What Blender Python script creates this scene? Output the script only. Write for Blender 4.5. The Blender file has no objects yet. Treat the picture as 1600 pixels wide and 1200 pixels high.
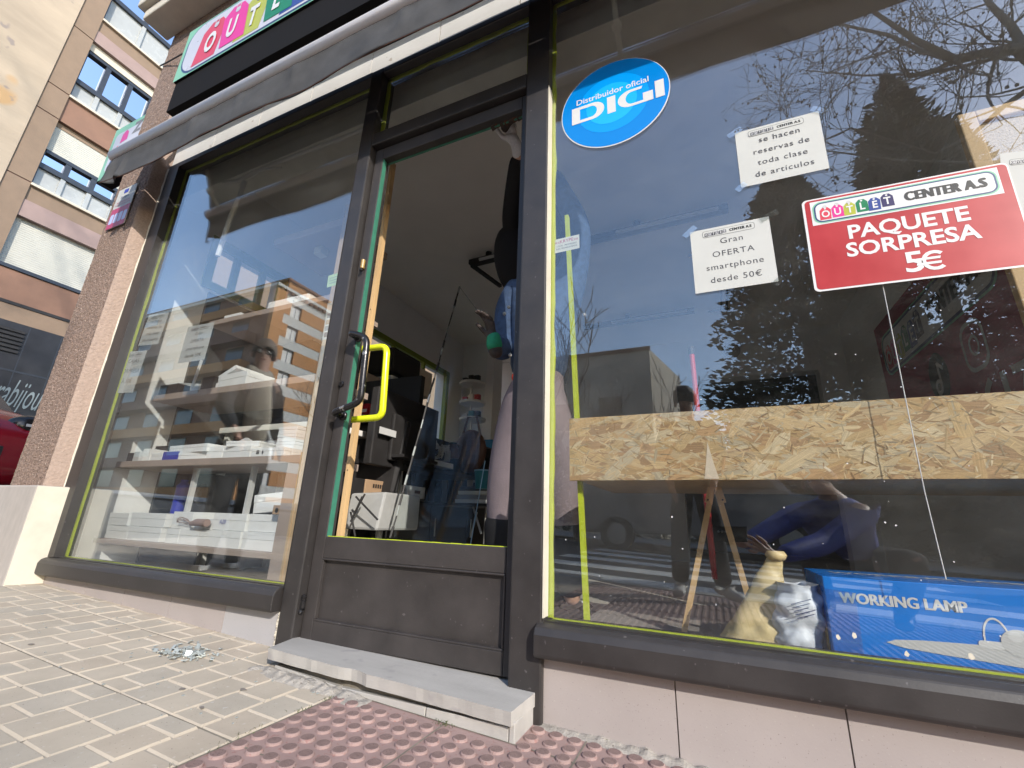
import bpy, bmesh, math, random
from mathutils import Vector, Matrix, noise as mnoise
V = Vector
sc = bpy.context.scene
C = sc.collection
# ------------------------------------------------------------------ camera
CAM = V((0, -1.25, 0.43)); FPX = 687.0
_X = V((1600, 158, 687)).normalized()
_Z = V((78, 2200, -687)); _Z = (_Z - _X * _X.dot(_Z)).normalized()
_Y = _Z.cross(_X)
RM = Matrix((_X, _Y, _Z))                       # camera axes -> world axes
cd = bpy.data.cameras.new('camera'); cam = bpy.data.objects.new('camera', cd); C.objects.link(cam)
cd.sensor_width = 36; cd.lens = FPX / 1600 * 36; cd.clip_start = 0.004; cd.clip_end = 3000
cam.matrix_world = Matrix.Translation(CAM) @ RM.to_4x4()
sc.camera = cam
# ------------------------------------------------------------------ light
SUN = V((1.13, -1.0, 0.80)).normalized()
w = bpy.data.worlds.new('World'); sc.world = w; w.use_nodes = True
nt = w.node_tree; bg = nt.nodes['Background']
sky = nt.nodes.new('ShaderNodeTexSky'); sky.sky_type = 'NISHITA'; sky.sun_disc = False
sky.sun_elevation = math.asin(SUN.z); sky.sun_rotation = math.atan2(SUN.x, SUN.y)
sky.air_density = 1.0; sky.dust_density = 0.5; sky.ozone_density = 1.2
nt.links.new(sky.outputs[0], bg.inputs[0]); bg.inputs[1].default_value = 0.15
ld = bpy.data.lights.new('sun', 'SUN'); ld.energy = 2.0; ld.angle = math.radians(0.5); ld.color = (1, 0.94, 0.85)
sun = bpy.data.objects.new('sun', ld); C.objects.link(sun)
sun.rotation_euler = SUN.to_track_quat('Z', 'Y').to_euler(); sun.location = (20, -20, 20)
sc.view_settings.view_transform = 'Standard'; sc.view_settings.look = 'None'
sc.view_settings.exposure = 1.36; sc.view_settings.gamma = 1
try:
    sc.cycles.max_bounces = 10; sc.cycles.diffuse_bounces = 6; sc.cycles.transparent_max_bounces = 16
    sc.cycles.glossy_bounces = 4; sc.cycles.use_denoising = True
    sc.cycles.sample_clamp_indirect = 6; sc.cycles.caustics_reflective = False; sc.cycles.caustics_refractive = False
except Exception: pass

# ------------------------------------------------------------------ measuring helpers: a viewing direction met with a real plane
def ray(u, v): return RM @ V((u - 800, 600 - v, -FPX))
def at(u, v, y):
    r = ray(u, v); return CAM + r * ((y - CAM.y) / r.y)
def onx(u, v, x):
    r = ray(u, v); return CAM + r * ((x - CAM.x) / r.x)
def gz(x): return -0.066 - 0.0425 * x           # the pavement falls towards +x

# ------------------------------------------------------------------ materials
MATS = {}
def M(name, col, rough=0.6, var=0.12, scale=12, bump=0.0, bscale=60, metal=0.0, spec=0.5, stretch=None, speck=None, alpha=None):
    if name in MATS: return MATS[name]
    m = bpy.data.materials.new(name); m.use_nodes = True; n = m.node_tree; b = n.nodes['Principled BSDF']
    b.inputs['Roughness'].default_value = rough; b.inputs['Metallic'].default_value = metal
    b.inputs['Specular IOR Level'].default_value = spec
    tc = n.nodes.new('ShaderNodeTexCoord'); mp = n.nodes.new('ShaderNodeMapping')
    n.links.new(tc.outputs['Object'], mp.inputs[0])
    if stretch: mp.inputs['Scale'].default_value = stretch
    ns = n.nodes.new('ShaderNodeTexNoise'); ns.inputs['Scale'].default_value = scale; ns.inputs['Detail'].default_value = 6; ns.inputs['Roughness'].default_value = .62
    n.links.new(mp.outputs[0], ns.inputs[0])
    cr = n.nodes.new('ShaderNodeValToRGB'); cr.color_ramp.elements[0].position = .28; cr.color_ramp.elements[1].position = .72
    lo = [max(0, c * (1 - var)) for c in col]; hi = [min(1, c * (1 + var)) for c in col]
    cr.color_ramp.elements[0].color = (*lo, 1); cr.color_ramp.elements[1].color = (*hi, 1)
    n.links.new(ns.outputs['Fac'], cr.inputs[0]); out = cr.outputs[0]
    if speck:                                   # (colour, scale, amount)
        for (sc_, ss, am) in speck:
            n2 = n.nodes.new('ShaderNodeTexNoise'); n2.inputs['Scale'].default_value = ss; n2.inputs['Detail'].default_value = 2
            n.links.new(tc.outputs['Object'], n2.inputs[0])
            r2 = n.nodes.new('ShaderNodeValToRGB'); r2.color_ramp.elements[0].position = 1 - am; r2.color_ramp.elements[1].position = min(1, 1 - am + .06)
            n.links.new(n2.outputs['Fac'], r2.inputs[0])
            mx = n.nodes.new('ShaderNodeMixRGB'); mx.inputs[2].default_value = (*sc_, 1)
            n.links.new(r2.outputs[0], mx.inputs[0]); n.links.new(out, mx.inputs[1]); out = mx.outputs[0]
    n.links.new(out, b.inputs['Base Color'])
    rr = n.nodes.new('ShaderNodeMapRange'); rr.inputs[3].default_value = max(.02, rough - .1); rr.inputs[4].default_value = min(1, rough + .12)
    n.links.new(ns.outputs['Fac'], rr.inputs[0]); n.links.new(rr.outputs[0], b.inputs['Roughness'])
    if bump:
        n3 = n.nodes.new('ShaderNodeTexNoise'); n3.inputs['Scale'].default_value = bscale; n3.inputs['Detail'].default_value = 4
        n.links.new(mp.outputs[0], n3.inputs[0])
        bp = n.nodes.new('ShaderNodeBump'); bp.inputs['Strength'].default_value = min(1, bump); bp.inputs['Distance'].default_value = .004
        n.links.new(n3.outputs['Fac'], bp.inputs['Height']); n.links.new(bp.outputs[0], b.inputs['Normal'])
    MATS[name] = m; return m
def S(r, g, b_):                                # sRGB byte colour -> linear albedo
    f = lambda c: (c / 255 / 12.92) if c / 255 <= .04045 else ((c / 255 + .055) / 1.055) ** 2.4
    return (f(r), f(g), f(b_))

m_tile = M('pavement_tile', (.45, .388, .31), .85, .13, 5, .07, 160, speck=[((.20, .17, .15), 260, .30), ((.50, .46, .40), 60, .33)])
m_tileb = M('pavement_tile_pinkish', (.45, .38, .30), .85, .13, 5, .07, 160, speck=[((.20, .17, .15), 240, .31), ((.50, .44, .37), 60, .33)])
m_tilec = M('pavement_tile_greyer', (.425, .374, .306), .85, .13, 5, .07, 160, speck=[((.18, .16, .15), 250, .315), ((.48, .45, .41), 60, .33)])
m_joint = M('dirt_joint', (.20, .175, .14), .95, .3, 30)
m_groove = M('groove_grout', (.37, .325, .268), .9, .15, 20, .05, 150)
m_red = M('red_tactile', (.32, .218, .197), .85, .16, 6, .08, 200, speck=[((.30, .17, .15), 90, .38)])
m_redtop = M('red_tactile_worn', (.21, .14, .125), .85, .2, 60, .12, 300, speck=[((.16, .10, .09), 300, .42)])
m_plinth = M('speckled_terrazzo', (.37, .325, .31), .5, .05, 6, .05, 200, speck=[((.22, .19, .185), 260, .315), ((.43, .39, .37), 200, .33)])
m_plinth2 = M('pale_terrazzo', (.40, .385, .39), .45, .05, 6, .05, 200, speck=[((.27, .26, .265), 240, .32)])
m_marble = M('step_marble', (.42, .40, .375), .5, .12, 5, .12, 90, stretch=(1, 3, 3), speck=[((.36, .34, .33), 14, .36)])
m_frame = M('dark_aluminium', (.034, .030, .029), .42, .25, 9, .05, 200, speck=[((.10, .09, .09), 70, .285)])
m_frame2 = M('dark_door_panel', (.042, .036, .034), .5, .3, 7, .08, 150, speck=[((.10, .09, .088), 60, .29)])
m_lime = M('lime_paint', (.50, .58, .03), .45, .1, 15)
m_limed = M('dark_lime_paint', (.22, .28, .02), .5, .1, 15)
m_green = M('green_reveal', (.05, .20, .135), .4, .15, 20)
m_yellow = M('yellow_enamel', (.72, .78, .02), .22, .04, 10)
m_blackmetal = M('worn_black_metal', (.035, .033, .035), .28, .3, 30, .1, 90, metal=.6, speck=[((.30, .29, .28), 40, .36)])
m_chrome = M('steel', (.55, .54, .52), .3, .1, 20, metal=.9)
m_cream = M('cream_render', (.62, .57, .47), .8, .08, 10, .3, 60)
m_pebble = M('pebbledash', (.235, .165, .13), .9, .35, 55, .9, 190, speck=[((.09, .06, .05), 150, .40), ((.46, .37, .31), 130, .37)])
m_pebblelit = M('pebbledash_sunlit', (.36, .27, .22), .9, .18, 70, .6, 220)  # pinker, paler pebbledash paints the sun on the pillar's reveal
m_granite = M('grey_granite', (.42, .38, .345), .75, .10, 40, .2, 250, stretch=(1, 1, .3))
m_white = M('white_plaster', (.80, .78, .74), .7, .04, 6)
m_ceil = M('ceiling_paint', (.92, .885, .83), .8, .03, 3)
m_wall = M('interior_wall', (.88, .87, .85), .8, .04, 3)
m_beam = M('stained_beam_plaster', (.84, .82, .75), .85, .1, 7, .2, 40)
m_wtile = M('white_facade_tile', (.66, .635, .59), .45, .05, 6, speck=[((.45, .40, .34), 18, .30)])
m_awnbar = M('cream_awning_bar', (.78, .72, .68), .4, .05, 12)
m_fabric = M('charcoal_canvas', (.056, .055, .056), .85, .35, 7, .2, 500)
m_signblack = M('sign_housing', (.010, .009, .009), .85, .2, 6, spec=.15)
m_signwhite = M('sign_face', (.55, .55, .61), .3, .03, 6)
m_signgreen = M('sign_green', (.22, .50, .33), .35, .05, 6)
m_signnavy = M('sign_navy', (.03, .06, .16), .35, .05, 6)
m_black = M('black_print', (.012, .012, .013), .5, .1, 10)
m_grey = M('grey_print', (.20, .20, .21), .5, .1, 10)
m_ink = M('paper_ink', (.05, .05, .06), .6, .1, 10)
m_paper = M('white_paper', (.52, .525, .50), .7, .05, 9, .15, 14)
m_redp = M('red_poster', (.40, .022, .028), .35, .12, 7)
m_whitep = M('white_print', (.66, .66, .66), .4, .02, 10)
TAG = [M('tag_red', S(205, 62, 82), .35, .03), M('tag_magenta', S(214, 50, 140), .35, .03), M('tag_olive', S(172, 176, 62), .35, .03),
       M('tag_green', S(18, 120, 78), .35, .03), M('tag_navy', S(48, 70, 140), .35, .03), M('tag_indigo', S(52, 44, 90), .35, .03)]
DB = [M('roundel_blue', (.0, .21, .64), .22, .02), M('roundel_mid', (.0, .30, .85), .22, .02), M('roundel_light', (.01, .42, .95), .22, .02)]
m_beech = M('beech', (.52, .36, .20), .5, .15, 5, stretch=(1, 1, .12))
m_beechpale = M('pale_laminate', (.36, .285, .24), .5, .06, 5, stretch=(.15, 1, 1))
m_greylam = M('grey_laminate', (.34, .31, .29), .5, .06, 5)
m_pine = M('pine', (.60, .40, .20), .55, .16, 6, stretch=(4, 4, .4))
m_cork = M('cork', (.50, .38, .23), .9, .3, 160, .5, 220, speck=[((.24, .16, .09), 120, .36)])
m_box = M('white_carton', (.80, .80, .79), .5, .03, 8)
m_boxg = M('grey_carton', (.56, .56, .56), .5, .05, 8)
m_kraft = M('kraft_carton', (.38, .25, .15), .75, .1, 10)
m_bblack = M('glossy_black', (.016, .015, .015), .18, .2, 10)
m_mblack = M('matt_black', (.022, .02, .02), .6, .25, 10)
m_bblue = M('blue_carton', (.008, .20, .70), .28, .07, 9)
m_bblue2 = M('deep_blue_carton', (.02, .03, .35), .4, .1, 9)
m_gold = M('gold_print', (.35, .22, .06), .4, .2, 20)
m_denim = M('denim', (.05, .085, .165), .85, .35, 40, .5, 400)
m_mauve = M('mauve_cotton', (.24, .19, .205), .9, .12, 9, .3, 160)
m_cloth_black = M('black_cloth', (.012, .011, .013), .9, .3, 20)
m_redcloth = M('red_belt', (.45, .04, .02), .7, .1, 20)
m_skin = M('skin', (.56, .33, .24), .5, .1, 14)
m_glove = M('white_knit_glove', (.74, .72, .73), .9, .12, 90, .6, 400)
m_glovek = M('black_glove_palm', (.05, .035, .03), .6, .5, 60, .3, 300)
m_gloveg = M('green_glove', (.02, .28, .14), .8, .15, 60)
m_hair = M('grey_hair', (.22, .17, .13), .7, .4, 60, .6, 150, stretch=(1, 1, .2))
m_hairb = M('dark_hair', (.03, .022, .018), .6, .4, 60)
m_scarf = M('beige_scarf', (.52, .46, .36), .9, .25, 30, .6, 120, stretch=(3, 3, .4))
m_coat = M('dark_coat', (.025, .025, .028), .85, .3, 20)
m_bjacket = M('blue_jacket', (.03, .06, .36), .6, .2, 12, .3, 60)
m_sole = M('white_rubber', (.70, .68, .64), .6, .05, 20)
m_asphalt = M('asphalt', (.055, .054, .053), .9, .25, 30, .4, 220)
m_paint = M('road_paint', (.72, .71, .66), .7, .12, 12)
m_kerb = M('kerb_stone', (.34, .32, .29), .85, .15, 20, .3, 90)
m_mortar = M('old_mortar', (.33, .30, .265), .95, .25, 45, .7, 160, speck=[((.17, .15, .13), 120, .36)])
m_earth = M('ground_concrete', (.27, .25, .22), .9, .15, .6)
m_sand = M('sandstone_slab', (.42, .335, .245), .75, .18, 1.1, .4, 20, stretch=(1, .35, 1.3), speck=[((.46, .29, .14), .9, .33), ((.27, .22, .19), 3.2, .33)])
m_brown = M('brown_stucco', (.255, .18, .125), .9, .08, 4, .5, 45)
m_brown2 = M('rust_stucco', (.25, .14, .095), .8, .10, 3, .2, 45)
m_pinkp = M('pink_stucco', (.33, .235, .21), .8, .08, 3, .2, 45)
m_sill = M('pale_stone_sill', (.62, .55, .44), .7, .08, 8)
m_alu = M('window_aluminium', (.055, .062, .075), .35, .1, 8, metal=.3)
m_frost = M('frosted_glass', (.40, .41, .40), .25, .08, 4)
m_orange = M('orange_brick', (.50, .235, .085), .85, .10, 3)
m_band = M('light_grey_band', (.60, .59, .55), .85, .06, 3)
m_shadetrim = M('brown_shade_and_trim', (.23, .12, .08), .9, .15, 3)  # darker brick paints the orange block's shaded wall; also plain brown trim
m_greyb = M('grey_render', (.46, .43, .37), .85, .08, 2)
m_sunwallsill = M('sunlit_wall_and_sill', (.58, .52, .42), .85, .08, 2)  # paler copy of the grey render paints sun on the side wall; also sills
m_scrap = M('grey_scrap', (.20, .175, .155), .9, .2, 40)
m_bark = M('bark', (.17, .145, .12), .9, .3, 14, .5, 40)
m_needle = M('needles', (.035, .048, .022), .8, .5, 1.5)
m_needle2 = M('needles_light', (.065, .08, .035), .8, .4, 1.5)
m_carred = M('red_car_paint', (.26, .004, .014), .18, .04, 3, spec=.7)
m_greyvan = M('grey_car_paint', (.22, .23, .25), .25, .05, 3)
m_tyre = M('tyre', (.02, .02, .02), .8, .2, 20)
m_shopdark = M('black_stone', (.03, .03, .034), .35, .2, 3)
m_signtxt = M('pale_lettering', (.22, .26, .27), .4, .05, 10)
m_ivory = M('ivory_plastic', (.60, .57, .48), .5, .08, 20)
m_silver = M('silver_plastic', (.38, .38, .37), .35, .1, 8)
m_redmetal = M('red_lacquer', (.45, .02, .03), .35, .08, 10)
m_banner = M('maroon_banner', (.34, .02, .065), .5, .15, 4)
m_bag = M('tan_bag', (.44, .34, .16), .45, .25, 16, .5, 30)
m_plastic = M('white_plastic_bag', (.66, .69, .75), .5, .08, 9, .12, 18)
m_weed = M('weed', (.10, .14, .03), .8, .3, 30)
m_shard = M('glass_shards', (.33, .355, .345), .1, .1, 30, spec=.9)
m_palefloor = M('pale_platform', (.70, .68, .63), .6, .06, 6)
m_backdrop = M('backdrop_dark', (.055, .056, .054), .6, .25, 5)
m_floor = M('shop_floor', (.68, .64, .58), .4, .12, 4)
m_teal = M('teal_plastic', (.02, .16, .18), .4, .1, 10)
m_brownbag = M('brown_leather', (.10, .04, .022), .5, .3, 12)
m_unlitroom = M('unlit_room_dark', (.03, .028, .027), .9, .2, 4)  # near-black walls carry the gloom of the unlit back room

def glass_mat(name, base=.07, edge=.85, tint=(.93, .96, .95), dust=.035):
    m = bpy.data.materials.new(name); m.use_nodes = True; n = m.node_tree; n.nodes.clear()
    o = n.nodes.new('ShaderNodeOutputMaterial'); t = n.nodes.new('ShaderNodeBsdfTransparent'); t.inputs[0].default_value = (*tint, 1)
    g = n.nodes.new('ShaderNodeBsdfGlossy'); g.inputs['Roughness'].default_value = 0.0; g.inputs[0].default_value = (.92, .96, 1, 1)
    lw = n.nodes.new('ShaderNodeLayerWeight'); lw.inputs[0].default_value = .5
    p = n.nodes.new('ShaderNodeMath'); p.operation = 'POWER'; p.inputs[1].default_value = 3.0
    mr = n.nodes.new('ShaderNodeMapRange'); mr.inputs[3].default_value = base; mr.inputs[4].default_value = edge
    n.links.new(lw.outputs['Facing'], p.inputs[0]); n.links.new(p.outputs[0], mr.inputs[0])
    mx = n.nodes.new('ShaderNodeMixShader'); n.links.new(mr.outputs[0], mx.inputs[0]); n.links.new(t.outputs[0], mx.inputs[1]); n.links.new(g.outputs[0], mx.inputs[2])
    d = n.nodes.new('ShaderNodeBsdfDiffuse'); d.inputs[0].default_value = (.75, .75, .72, 1)
    tc = n.nodes.new('ShaderNodeTexCoord'); mp = n.nodes.new('ShaderNodeMapping'); mp.inputs['Scale'].default_value = (1.2, 1, 2.2); mp.inputs['Rotation'].default_value = (0, .5, 0)
    ns = n.nodes.new('ShaderNodeTexNoise'); ns.inputs['Scale'].default_value = 2.6; ns.inputs['Detail'].default_value = 8; ns.inputs['Roughness'].default_value = .75
    n.links.new(tc.outputs['Object'], mp.inputs[0]); n.links.new(mp.outputs[0], ns.inputs[0])
    r = n.nodes.new('ShaderNodeMapRange'); r.inputs[1].default_value = .42; r.inputs[2].default_value = .75; r.inputs[3].default_value = dust * .25; r.inputs[4].default_value = dust * 2
    n.links.new(ns.outputs['Fac'], r.inputs[0])
    m2 = n.nodes.new('ShaderNodeMixShader'); n.links.new(r.outputs[0], m2.inputs[0]); n.links.new(mx.outputs[0], m2.inputs[1]); n.links.new(d.outputs[0], m2.inputs[2])
    n.links.new(m2.outputs[0], o.inputs[0]); MATS[name] = m; return m
m_glass = glass_mat('shop_glass', base=.092, tint=(.975, .985, .98), dust=.012)
m_wglass = glass_mat('clear_glass', base=.012, edge=.18, tint=(.97, .985, .98), dust=.002)
def mirror_glass():
    m = bpy.data.materials.new('window_glass'); m.use_nodes = True; b = m.node_tree.nodes['Principled BSDF']
    b.inputs['Base Color'].default_value = (.78, .82, .88, 1); b.inputs['Metallic'].default_value = 1; b.inputs['Roughness'].default_value = .03
    MATS['window_glass'] = m; return m
m_wmirror = mirror_glass()
def slat_mat():
    m = M('roller_blind', (.52, .505, .44), .6, .04, 6); n = m.node_tree; b = n.nodes['Principled BSDF']
    tc = n.nodes.new('ShaderNodeTexCoord'); sx = n.nodes.new('ShaderNodeSeparateXYZ'); n.links.new(tc.outputs['Object'], sx.inputs[0])
    mu = n.nodes.new('ShaderNodeMath'); mu.operation = 'MULTIPLY'; mu.inputs[1].default_value = 1 / .055; n.links.new(sx.outputs['Z'], mu.inputs[0])
    fr = n.nodes.new('ShaderNodeMath'); fr.operation = 'FRACT'; n.links.new(mu.outputs[0], fr.inputs[0])
    pg = n.nodes.new('ShaderNodeMath'); pg.operation = 'PINGPONG'; pg.inputs[1].default_value = .5; n.links.new(fr.outputs[0], pg.inputs[0])
    bp = n.nodes.new('ShaderNodeBump'); bp.inputs['Distance'].default_value = .012; n.links.new(pg.outputs[0], bp.inputs['Height']); n.links.new(bp.outputs[0], b.inputs['Normal'])
    return m
m_blind = slat_mat()

# ------------------------------------------------------------------ mesh builder
class MB:
    def __init__(s): s.v = []; s.f = []; s.m = []; s.mats = []; s.col = None
    def mi(s, mat):
        if mat not in s.mats: s.mats.append(mat)
        return s.mats.index(mat)
    def poly(s, pts, mat):
        k = len(s.v); s.v += [V(p) for p in pts]; s.f.append(tuple(range(k, k + len(pts)))); s.m.append(s.mi(mat)); return s
    def add(s, vs, fs, mat):
        k = len(s.v); s.v += [V(p) for p in vs]; i = s.mi(mat)
        for f in fs: s.f.append(tuple(k + q for q in f)); s.m.append(i)
        return s
    def box(s, x0, x1, y0, y1, z0, z1, mat):
        vs = [(x, y, z) for x in (x0, x1) for y in (y0, y1) for z in (z0, z1)]
        return s.add(vs, [(0, 1, 3, 2), (4, 6, 7, 5), (0, 4, 5, 1), (2, 3, 7, 6), (0, 2, 6, 4), (1, 5, 7, 3)], mat)
    def obox(s, c, ax, ay, az, mat):            # oriented: centre + half-axis vectors
        c, ax, ay, az = V(c), V(ax), V(ay), V(az)
        vs = [c + ax * i + ay * j + az * k for i in (-1, 1) for j in (-1, 1) for k in (-1, 1)]
        return s.add(vs, [(0, 1, 3, 2), (4, 6, 7, 5), (0, 4, 5, 1), (2, 3, 7, 6), (0, 2, 6, 4), (1, 5, 7, 3)], mat)
    def bar(s, a, b, wdt, dep, mat, up=V((0, -1, 0))):
        a, b = V(a), V(b); d = (b - a).normalized(); sd = d.cross(up).normalized(); u2 = sd.cross(d)
        return s.obox((a + b) / 2, (b - a) / 2, sd * wdt / 2, u2 * dep / 2, mat)
    def tube(s, path, r, mat, n=10, caps=True):
        path = [V(p) for p in path]; rs = r if isinstance(r, (list, tuple)) else [r] * len(path)
        rings = []; pu = None
        for i, p in enumerate(path):
            d = (path[min(i + 1, len(path) - 1)] - path[max(i - 1, 0)]).normalized()
            if pu is None:
                pu = V((0, 0, 1)) if abs(d.z) < .9 else V((1, 0, 0))
            a = d.cross(pu).normalized(); b = a.cross(d).normalized(); pu = b
            rings.append([p + (a * math.cos(t) + b * math.sin(t)) * rs[i] for t in [2 * math.pi * q / n for q in range(n)]])
        vs = [q for rg in rings for q in rg]; fs = []
        for i in range(len(path) - 1):
            for q in range(n): fs.append((i * n + q, i * n + (q + 1) % n, (i + 1) * n + (q + 1) % n, (i + 1) * n + q))
        if caps: fs.append(tuple(range(n - 1, -1, -1))); fs.append(tuple((len(path) - 1) * n + q for q in range(n)))
        return s.add(vs, fs, mat)
    def lathe(s, prof, c, mat, n=24, axis=V((0, 0, 1)), ref=None):
        axis = V(axis).normalized(); a = (V((1, 0, 0)) if abs(axis.x) < .9 else V((0, 1, 0))).cross(axis).normalized(); b = axis.cross(a); c = V(c)
        vs = []; fs = []
        for (r, h) in prof:
            for q in range(n):
                t = 2 * math.pi * q / n; vs.append(c + axis * h + (a * math.cos(t) + b * math.sin(t)) * r)
        for i in range(len(prof) - 1):
            for q in range(n): fs.append((i * n + q, i * n + (q + 1) % n, (i + 1) * n + (q + 1) % n, (i + 1) * n + q))
        fs.append(tuple(range(n - 1, -1, -1))); fs.append(tuple((len(prof) - 1) * n + q for q in range(n)))
        return s.add(vs, fs, mat)
    def sphere(s, c, r, mat, n=14, m=9, sq=(1, 1, 1)):
        c = V(c); vs = []; fs = []
        for i in range(1, m):
            ph = math.pi * i / m
            for q in range(n):
                t = 2 * math.pi * q / n; vs.append(c + V((r * sq[0] * math.sin(ph) * math.cos(t), r * sq[1] * math.sin(ph) * math.sin(t), r * sq[2] * math.cos(ph))))
        for i in range(m - 2):
            for q in range(n): fs.append((i * n + q, (i + 1) * n + q, (i + 1) * n + (q + 1) % n, i * n + (q + 1) % n))
        k = len(vs); vs += [c + V((0, 0, r * sq[2])), c - V((0, 0, r * sq[2]))]
        for q in range(n): fs.append((k, q, (q + 1) % n)); fs.append((k + 1, (m - 2) * n + (q + 1) % n, (m - 2) * n + q))
        return s.add(vs, fs, mat)
    def prism(s, pts, off, mat):                # outline + thickness vector
        n = len(pts); off = V(off); vs = [V(p) for p in pts] + [V(p) + off for p in pts]
        fs = [tuple(range(n)), tuple(range(2 * n - 1, n - 1, -1))] + [(i, n + i, n + (i + 1) % n, (i + 1) % n) for i in range(n)]
        return s.add(vs, fs, mat)
    def grid(s, fn, nu, nv, mat):
        vs = [fn(i / nu, j / nv) for j in range(nv + 1) for i in range(nu + 1)]
        fs = [(j * (nu + 1) + i, j * (nu + 1) + i + 1, (j + 1) * (nu + 1) + i + 1, (j + 1) * (nu + 1) + i) for j in range(nv) for i in range(nu)]
        return s.add(vs, fs, mat)
    def build(s, name, parent=None, bevel=0, smooth=False, seg=2):
        loc = V((0, 0, 0))
        q = parent
        while q is not None: loc += q.location; q = q.parent
        me = bpy.data.meshes.new(name); me.from_pydata([p - loc for p in s.v], [], s.f)
        for mt in s.mats: me.materials.append(mt)
        me.polygons.foreach_set('material_index', s.m)
        if smooth: me.polygons.foreach_set('use_smooth', [True] * len(s.f))
        me.update()
        o = bpy.data.objects.new(name, me); C.objects.link(o)
        if parent is not None: o.parent = parent
        if not bevel and len(s.f) < 60000:
            bm = bmesh.new(); bm.from_mesh(me); bmesh.ops.recalc_face_normals(bm, faces=bm.faces); bm.to_mesh(me); bm.free()
        if bevel:
            bm = bmesh.new(); bm.from_mesh(me); bmesh.ops.recalc_face_normals(bm, faces=bm.faces); bm.to_mesh(me); bm.free()
            md = o.modifiers.new('bevel', 'BEVEL'); md.width = bevel; md.segments = seg; md.limit_method = 'ANGLE'; md.angle_limit = .6; md.harden_normals = False
        return o
def thing(name, loc, label, cat, group=None):
    o = bpy.data.objects.new(name, None); C.objects.link(o); o.location = loc; o.empty_display_size = .1
    o['label'] = label; o['category'] = cat
    if group: o['group'] = group
    return o
def tag(o, label, cat, group=None, kind=None):
    if label: o['label'] = label
    if cat: o['category'] = cat
    if group: o['group'] = group
    if kind: o['kind'] = kind
    return o
def struct(o): o['kind'] = 'structure'; return o
def plabel(o, l): o['label'] = l; return o
def smooth_shade(o, ang=.6):
    o.data.polygons.foreach_set('use_smooth', [True] * len(o.data.polygons))
    return o
class F:                                         # a flat frame: right, up, out
    def __init__(s, o, r, u, k=1): s.k = k; s.o = V(o); s.r = V(r).normalized(); s.u = V(u).normalized(); s.n = s.r.cross(s.u).normalized()
    def p(s, a, b, d=0): return s.o + s.r * (a * s.k) + s.u * (b * s.k) + s.n * d
def text(mb, body, fr, a, b, size, mat, d=.001, align='CENTER', sx=1, bold=0, shear=0, ext=0, space=1, sy=1):
    cu = bpy.data.curves.new('t', 'FONT'); cu.body = body; cu.size = size; cu.align_x = align; cu.align_y = 'CENTER'
    cu.offset = bold; cu.shear = shear; cu.extrude = ext; cu.space_character = space; cu.resolution_u = 3
    ob = bpy.data.objects.new('t', cu); C.objects.link(ob); dg = bpy.context.evaluated_depsgraph_get()
    me = bpy.data.meshes.new_from_object(ob.evaluated_get(dg))
    mb.add([fr.p(a + v.co.x * sx, b + v.co.y * sy, d + v.co.z) for v in me.vertices], [tuple(p.vertices) for p in me.polygons], mat)
    bpy.data.objects.remove(ob); bpy.data.curves.remove(cu); bpy.data.meshes.remove(me)
def flat(mb, fr, pts, mat, d): mb.poly([fr.p(a, b, d) for a, b in pts], mat)
def rrect(x0, x1, y0, y1, r, n=5):
    out = []
    for cx, cy, a0 in ((x1 - r, y1 - r, 0), (x0 + r, y1 - r, 90), (x0 + r, y0 + r, 180), (x1 - r, y0 + r, 270)):
        for k in range(n + 1):
            t = math.radians(a0 + 90 * k / n); out.append((cx + r * math.cos(t), cy + r * math.sin(t)))
    return out
def ell(cx, cy, rx, ry, n=40): return [(cx + rx * math.cos(2 * math.pi * k / n), cy + ry * math.sin(2 * math.pi * k / n)) for k in range(n)]
def logo(mb, fr, x0, y0, W, H, d, mono=False, plate=True, step=.0006):
    """name plate: six price tags spelling OUTLET, then CENTER A.S"""
    if plate:
        flat(mb, fr, rrect(x0, x0 + W, y0, y0 + H, H * .3), m_black if mono else m_signgreen, d)
        flat(mb, fr, rrect(x0 + H * .045, x0 + W - H * .045, y0 + H * .045, y0 + H - H * .045, H * .27), m_paper if mono else m_signnavy, d + step)
        if not mono: flat(mb, fr, rrect(x0 + H * .10, x0 + W - H * .10, y0 + H * .10, y0 + H - H * .10, H * .22), m_whitep, d + 2 * step)
    tw = W * .068; th = H * .56
    for k, ch in enumerate('OUTLET'):
        cx = x0 + W * .075 + k * W * .0715; cy = y0 + H * (.42 + .02 * k * (1 if k % 2 else .4)); sl = (-.10 if k % 2 == 0 else .06) * th
        h2 = th * .5; wd = tw * .5
        tagp = [(cx - wd + sl * .3, cy - h2), (cx + wd + sl * .3, cy - h2), (cx + wd, cy + h2 * .55), (cx + wd * .45, cy + h2), (cx - wd * .45, cy + h2), (cx - wd, cy + h2 * .55)]
        flat(mb, fr, tagp, (m_grey if k % 2 else m_ink) if mono else TAG[k], d + (3 + (k % 2)) * step)
        flat(mb, fr, ell(cx, cy + h2 * .78, wd * .2, wd * .2, 10), m_whitep, d + 5 * step)
        text(mb, ch, fr, cx, cy - h2 * .15, th * .78, m_whitep, d + 5.5 * step, bold=th * .02, sx=.8)
        if k in (0, 1, 2):
            ring = ell(cx, cy + h2 * 1.1, wd * .35, wd * .35, 12); ri = ell(cx, cy + h2 * 1.1, wd * .22, wd * .22, 12)
            for q in range(12): flat(mb, fr, [ring[q], ring[(q + 1) % 12], ri[(q + 1) % 12], ri[q]], m_boxg, d + 6 * step)
    for q_ in range(3): text(mb, 'CENTER A.S', fr, x0 + W * .73 + H * .028 * q_, y0 + H * .5, H * .54, m_black, d + (5 + .2 * q_) * step, bold=H * .006, sx=W * .45 / (H * .54 * 6.0), space=1.05)
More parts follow.
